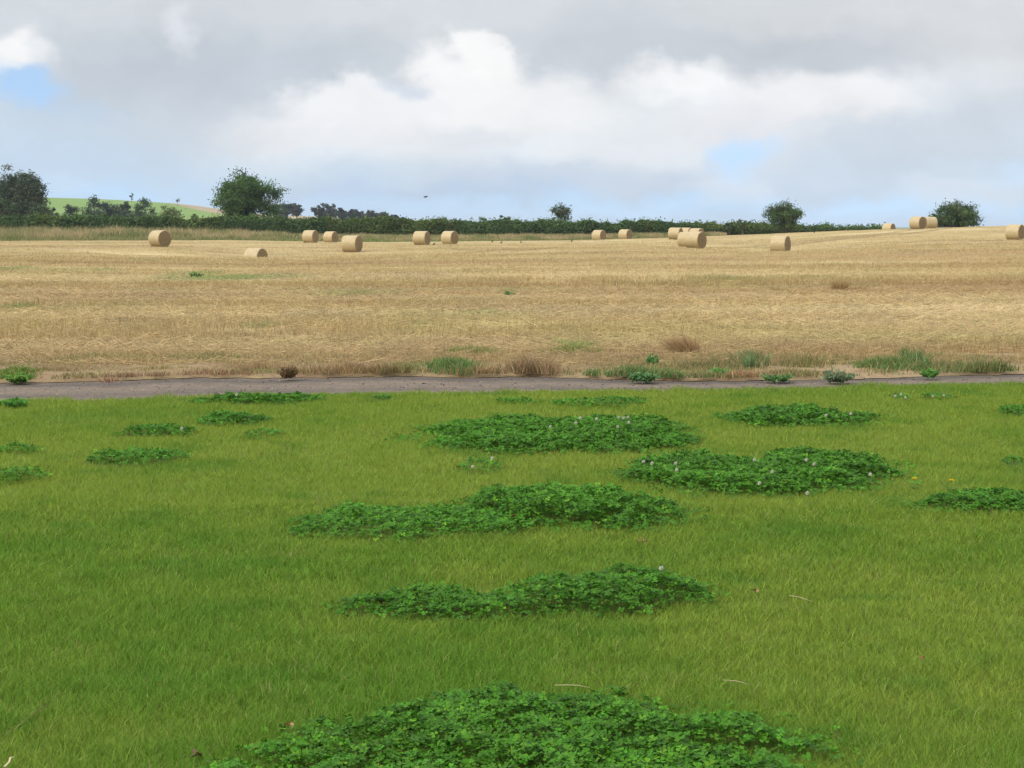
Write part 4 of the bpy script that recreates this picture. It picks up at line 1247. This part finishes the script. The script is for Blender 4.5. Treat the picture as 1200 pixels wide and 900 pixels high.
litter(231, 884, .04, 'dark brown crumpled leaf in the grass at the bottom left', (.12, .06, .03), 5, z=.06)
litter(338, 850, .03, 'small reddish leaf in the grass left of the bottom clover patch', (.36, .18, .08), 6, z=.06)
litter(1080, 770, .02, 'tiny reddish leaf in the grass at the lower right', (.30, .12, .07), 7, z=.06)
def straw(p0, p1, r, label, col, z=.065):
    a = on_plane(*p0, z); b = on_plane(*p1, z); m = (a + b) / 2; ac = Acc()
    pts = [a - m, np.array([.004, 0, .004]) + (a - m) * .3, np.array([-.006, .012, .003]) + (b - m) * .4, b - m]
    tube(ac, pts, [r, r, r, r * .4], col, 5)
    o = ac.build('straw_stalk', M_straw); o.location = tuple(map(float, m)); tag(o, label, 'straw', 'loose stalks lying on the lawn')
straw((925, 698), (952, 705), .0018, 'pale straw lying right of the long clover patch', (.36, .31, .16))
straw((848, 797), (880, 803), .0018, 'pale bent straw behind the bottom clover patch, right side', (.34, .28, .15))
straw((650, 803), (692, 806), .0014, 'thin pale straw lying along the top of the bottom clover patch', (.5, .44, .24))
straw((5, 899), (17, 887), .0030, 'thick pale stalk poking up in the bottom left corner', (.55, .48, .26), z=.09)
straw((4, 864), (62, 822), .0016, 'long thin dark stalk slanting through the grass at the bottom left', (.17, .10, .05), z=.055)
straw((911, 480), (913, 490), .003, 'upright pale stalk at the left end of the narrow oval clover patch', (.6, .52, .3), z=.10)

# ------------------------------------------------------------------ birds
def bird(px, py, d, label, flying, seed, size=.30, z=None):
    rng = np.random.default_rng(seed); p = at(px, py, d)
    if not flying: p[2] = float(zf(np.array(p[0]), np.array(p[1])))+.06
    r = empty('crow', p, rng.uniform(0, 6.3) if not flying else .5); tag(r, label, 'bird', 'flying birds' if flying else 'crows on the stubble')
    col = (.02, .02, .022) if not flying else (.05, .05, .055)
    a = Acc(); s = size
    z0 = 0 if flying else .16 * s / .42
    tilt = .0 if flying else .35
    pts = [(-.5 * s, 0, z0 - tilt * .12), (-.3 * s, 0, z0), (-.05 * s, 0, z0 + .02), (.18 * s, 0, z0 + .05 + tilt * .08), (.30 * s, 0, z0 + .08 + tilt * .12), (.38 * s, 0, z0 + .09 + tilt * .12), (.50 * s, 0, z0 + .075 + tilt * .12)]
    tube(a, pts, np.array([.035, .08, .17, .15, .10, .085, .012]) * s, col, 8)
    a.build('body', M_dark, r, smooth=True)
    for sd_ in (-1, 1):
        a = Acc()
        if flying:
            a.add([(.16 * s, sd_ * .1 * s, z0 + .03), (-.14 * s, sd_ * .1 * s, z0 + .03), (.12 * s, sd_ * .6 * s, .22 * s), (-.12 * s, sd_ * .6 * s, .2 * s), (-.06 * s, sd_ * 1.15 * s, .10 * s),
                   (.16 * s, sd_ * .1 * s, z0 + .045), (-.14 * s, sd_ * .1 * s, z0 + .045), (.12 * s, sd_ * .6 * s, .24 * s), (-.12 * s, sd_ * .6 * s, .22 * s), (-.06 * s, sd_ * 1.15 * s, .11 * s)],
                  [(0, 1, 3), (0, 3, 2), (2, 3, 4), (5, 6, 8), (5, 8, 7), (7, 8, 9), (0, 2, 7), (0, 7, 5), (2, 4, 9), (2, 9, 7), (1, 3, 8), (1, 8, 6), (3, 4, 9), (3, 9, 8)], col)
        else:
            tube(a, [(.12 * s, sd_ * .12 * s, z0 + .06), (-.1 * s, sd_ * .16 * s, z0 + .04), (-.42 * s, sd_ * .06 * s, z0 - .02)], np.array([.05, .09, .012]) * s, col, 6)
        a.build('wing', M_dark, r)
        if not flying:
            a = Acc(); tube(a, [(0, sd_ * .06 * s, z0), (.02 * s, sd_ * .06 * s, -.06)], [.012 * s * 2, .008 * s * 2], (.02, .02, .02), 4); a.build('leg', M_dark, r)
bird(499, 231, 190, 'dark bird flying above the hedge over the pair of bales', True, 1, .5)
bird(669, 241, 200, 'small bird flying just right of the thin lone tree', True, 2, .3)
for i, (px, py, d, lab) in enumerate([(508.5, 289, 185, 'crow on the stubble just right of the pair of bales, leftmost on the ground'), (587.5, 286.8, 205, 'crow on the stubble in the middle, left of two close together'),
                                      (610.5, 286.3, 205, 'crow on the stubble in the middle, right of two close together'), (670, 285, 205, 'crow on the stubble below the thin lone tree'),
                                      (577, 285.5, 212, 'faint crow near the tall grass, farthest back of the crows'), (954, 274.5, 200, 'crow on the slope right of the round skyline tree')]):
    # rest it on the ground at the distance where that pixel meets the field
    ds = np.arange(150, 222, .5); P = np.array([at(px, py, q) for q in ds]); e = P[:, 2] - zf(P[:, 0], P[:, 1])
    k = np.where(e < 0)[0]; dd = ds[k[0]] if len(k) else d
    bird(px, py, dd, lab, False, 10 + i)

# ------------------------------------------------------------------ haze
hz = bpy.data.materials.new('haze'); hz.use_nodes = True
nt = hz.node_tree; nt.nodes.clear()
pv = nd(nt, 'ShaderNodeVolumePrincipled', {'Color': (.78, .87, 1.0, 1), 'Density': .00012, 'Anisotropy': 0.2})
ho = nt.nodes.new('ShaderNodeOutputMaterial'); nt.links.new(pv.outputs[0], ho.inputs['Volume'])
def box(name, a, b, mat):
    x0, y0, z0 = a; x1, y1, z1 = b
    v = [(x0, y0, z0), (x1, y0, z0), (x1, y1, z0), (x0, y1, z0), (x0, y0, z1), (x1, y0, z1), (x1, y1, z1), (x0, y1, z1)]
    f = [(3, 2, 1, 0), (4, 5, 6, 7), (0, 1, 5, 4), (1, 2, 6, 5), (2, 3, 7, 6), (3, 0, 4, 7)]
    return np_mesh(name, v, f, mat)
tag(box('haze', (-5100, -450, -40), (5100, 7100, 32), hz), kind='stuff')
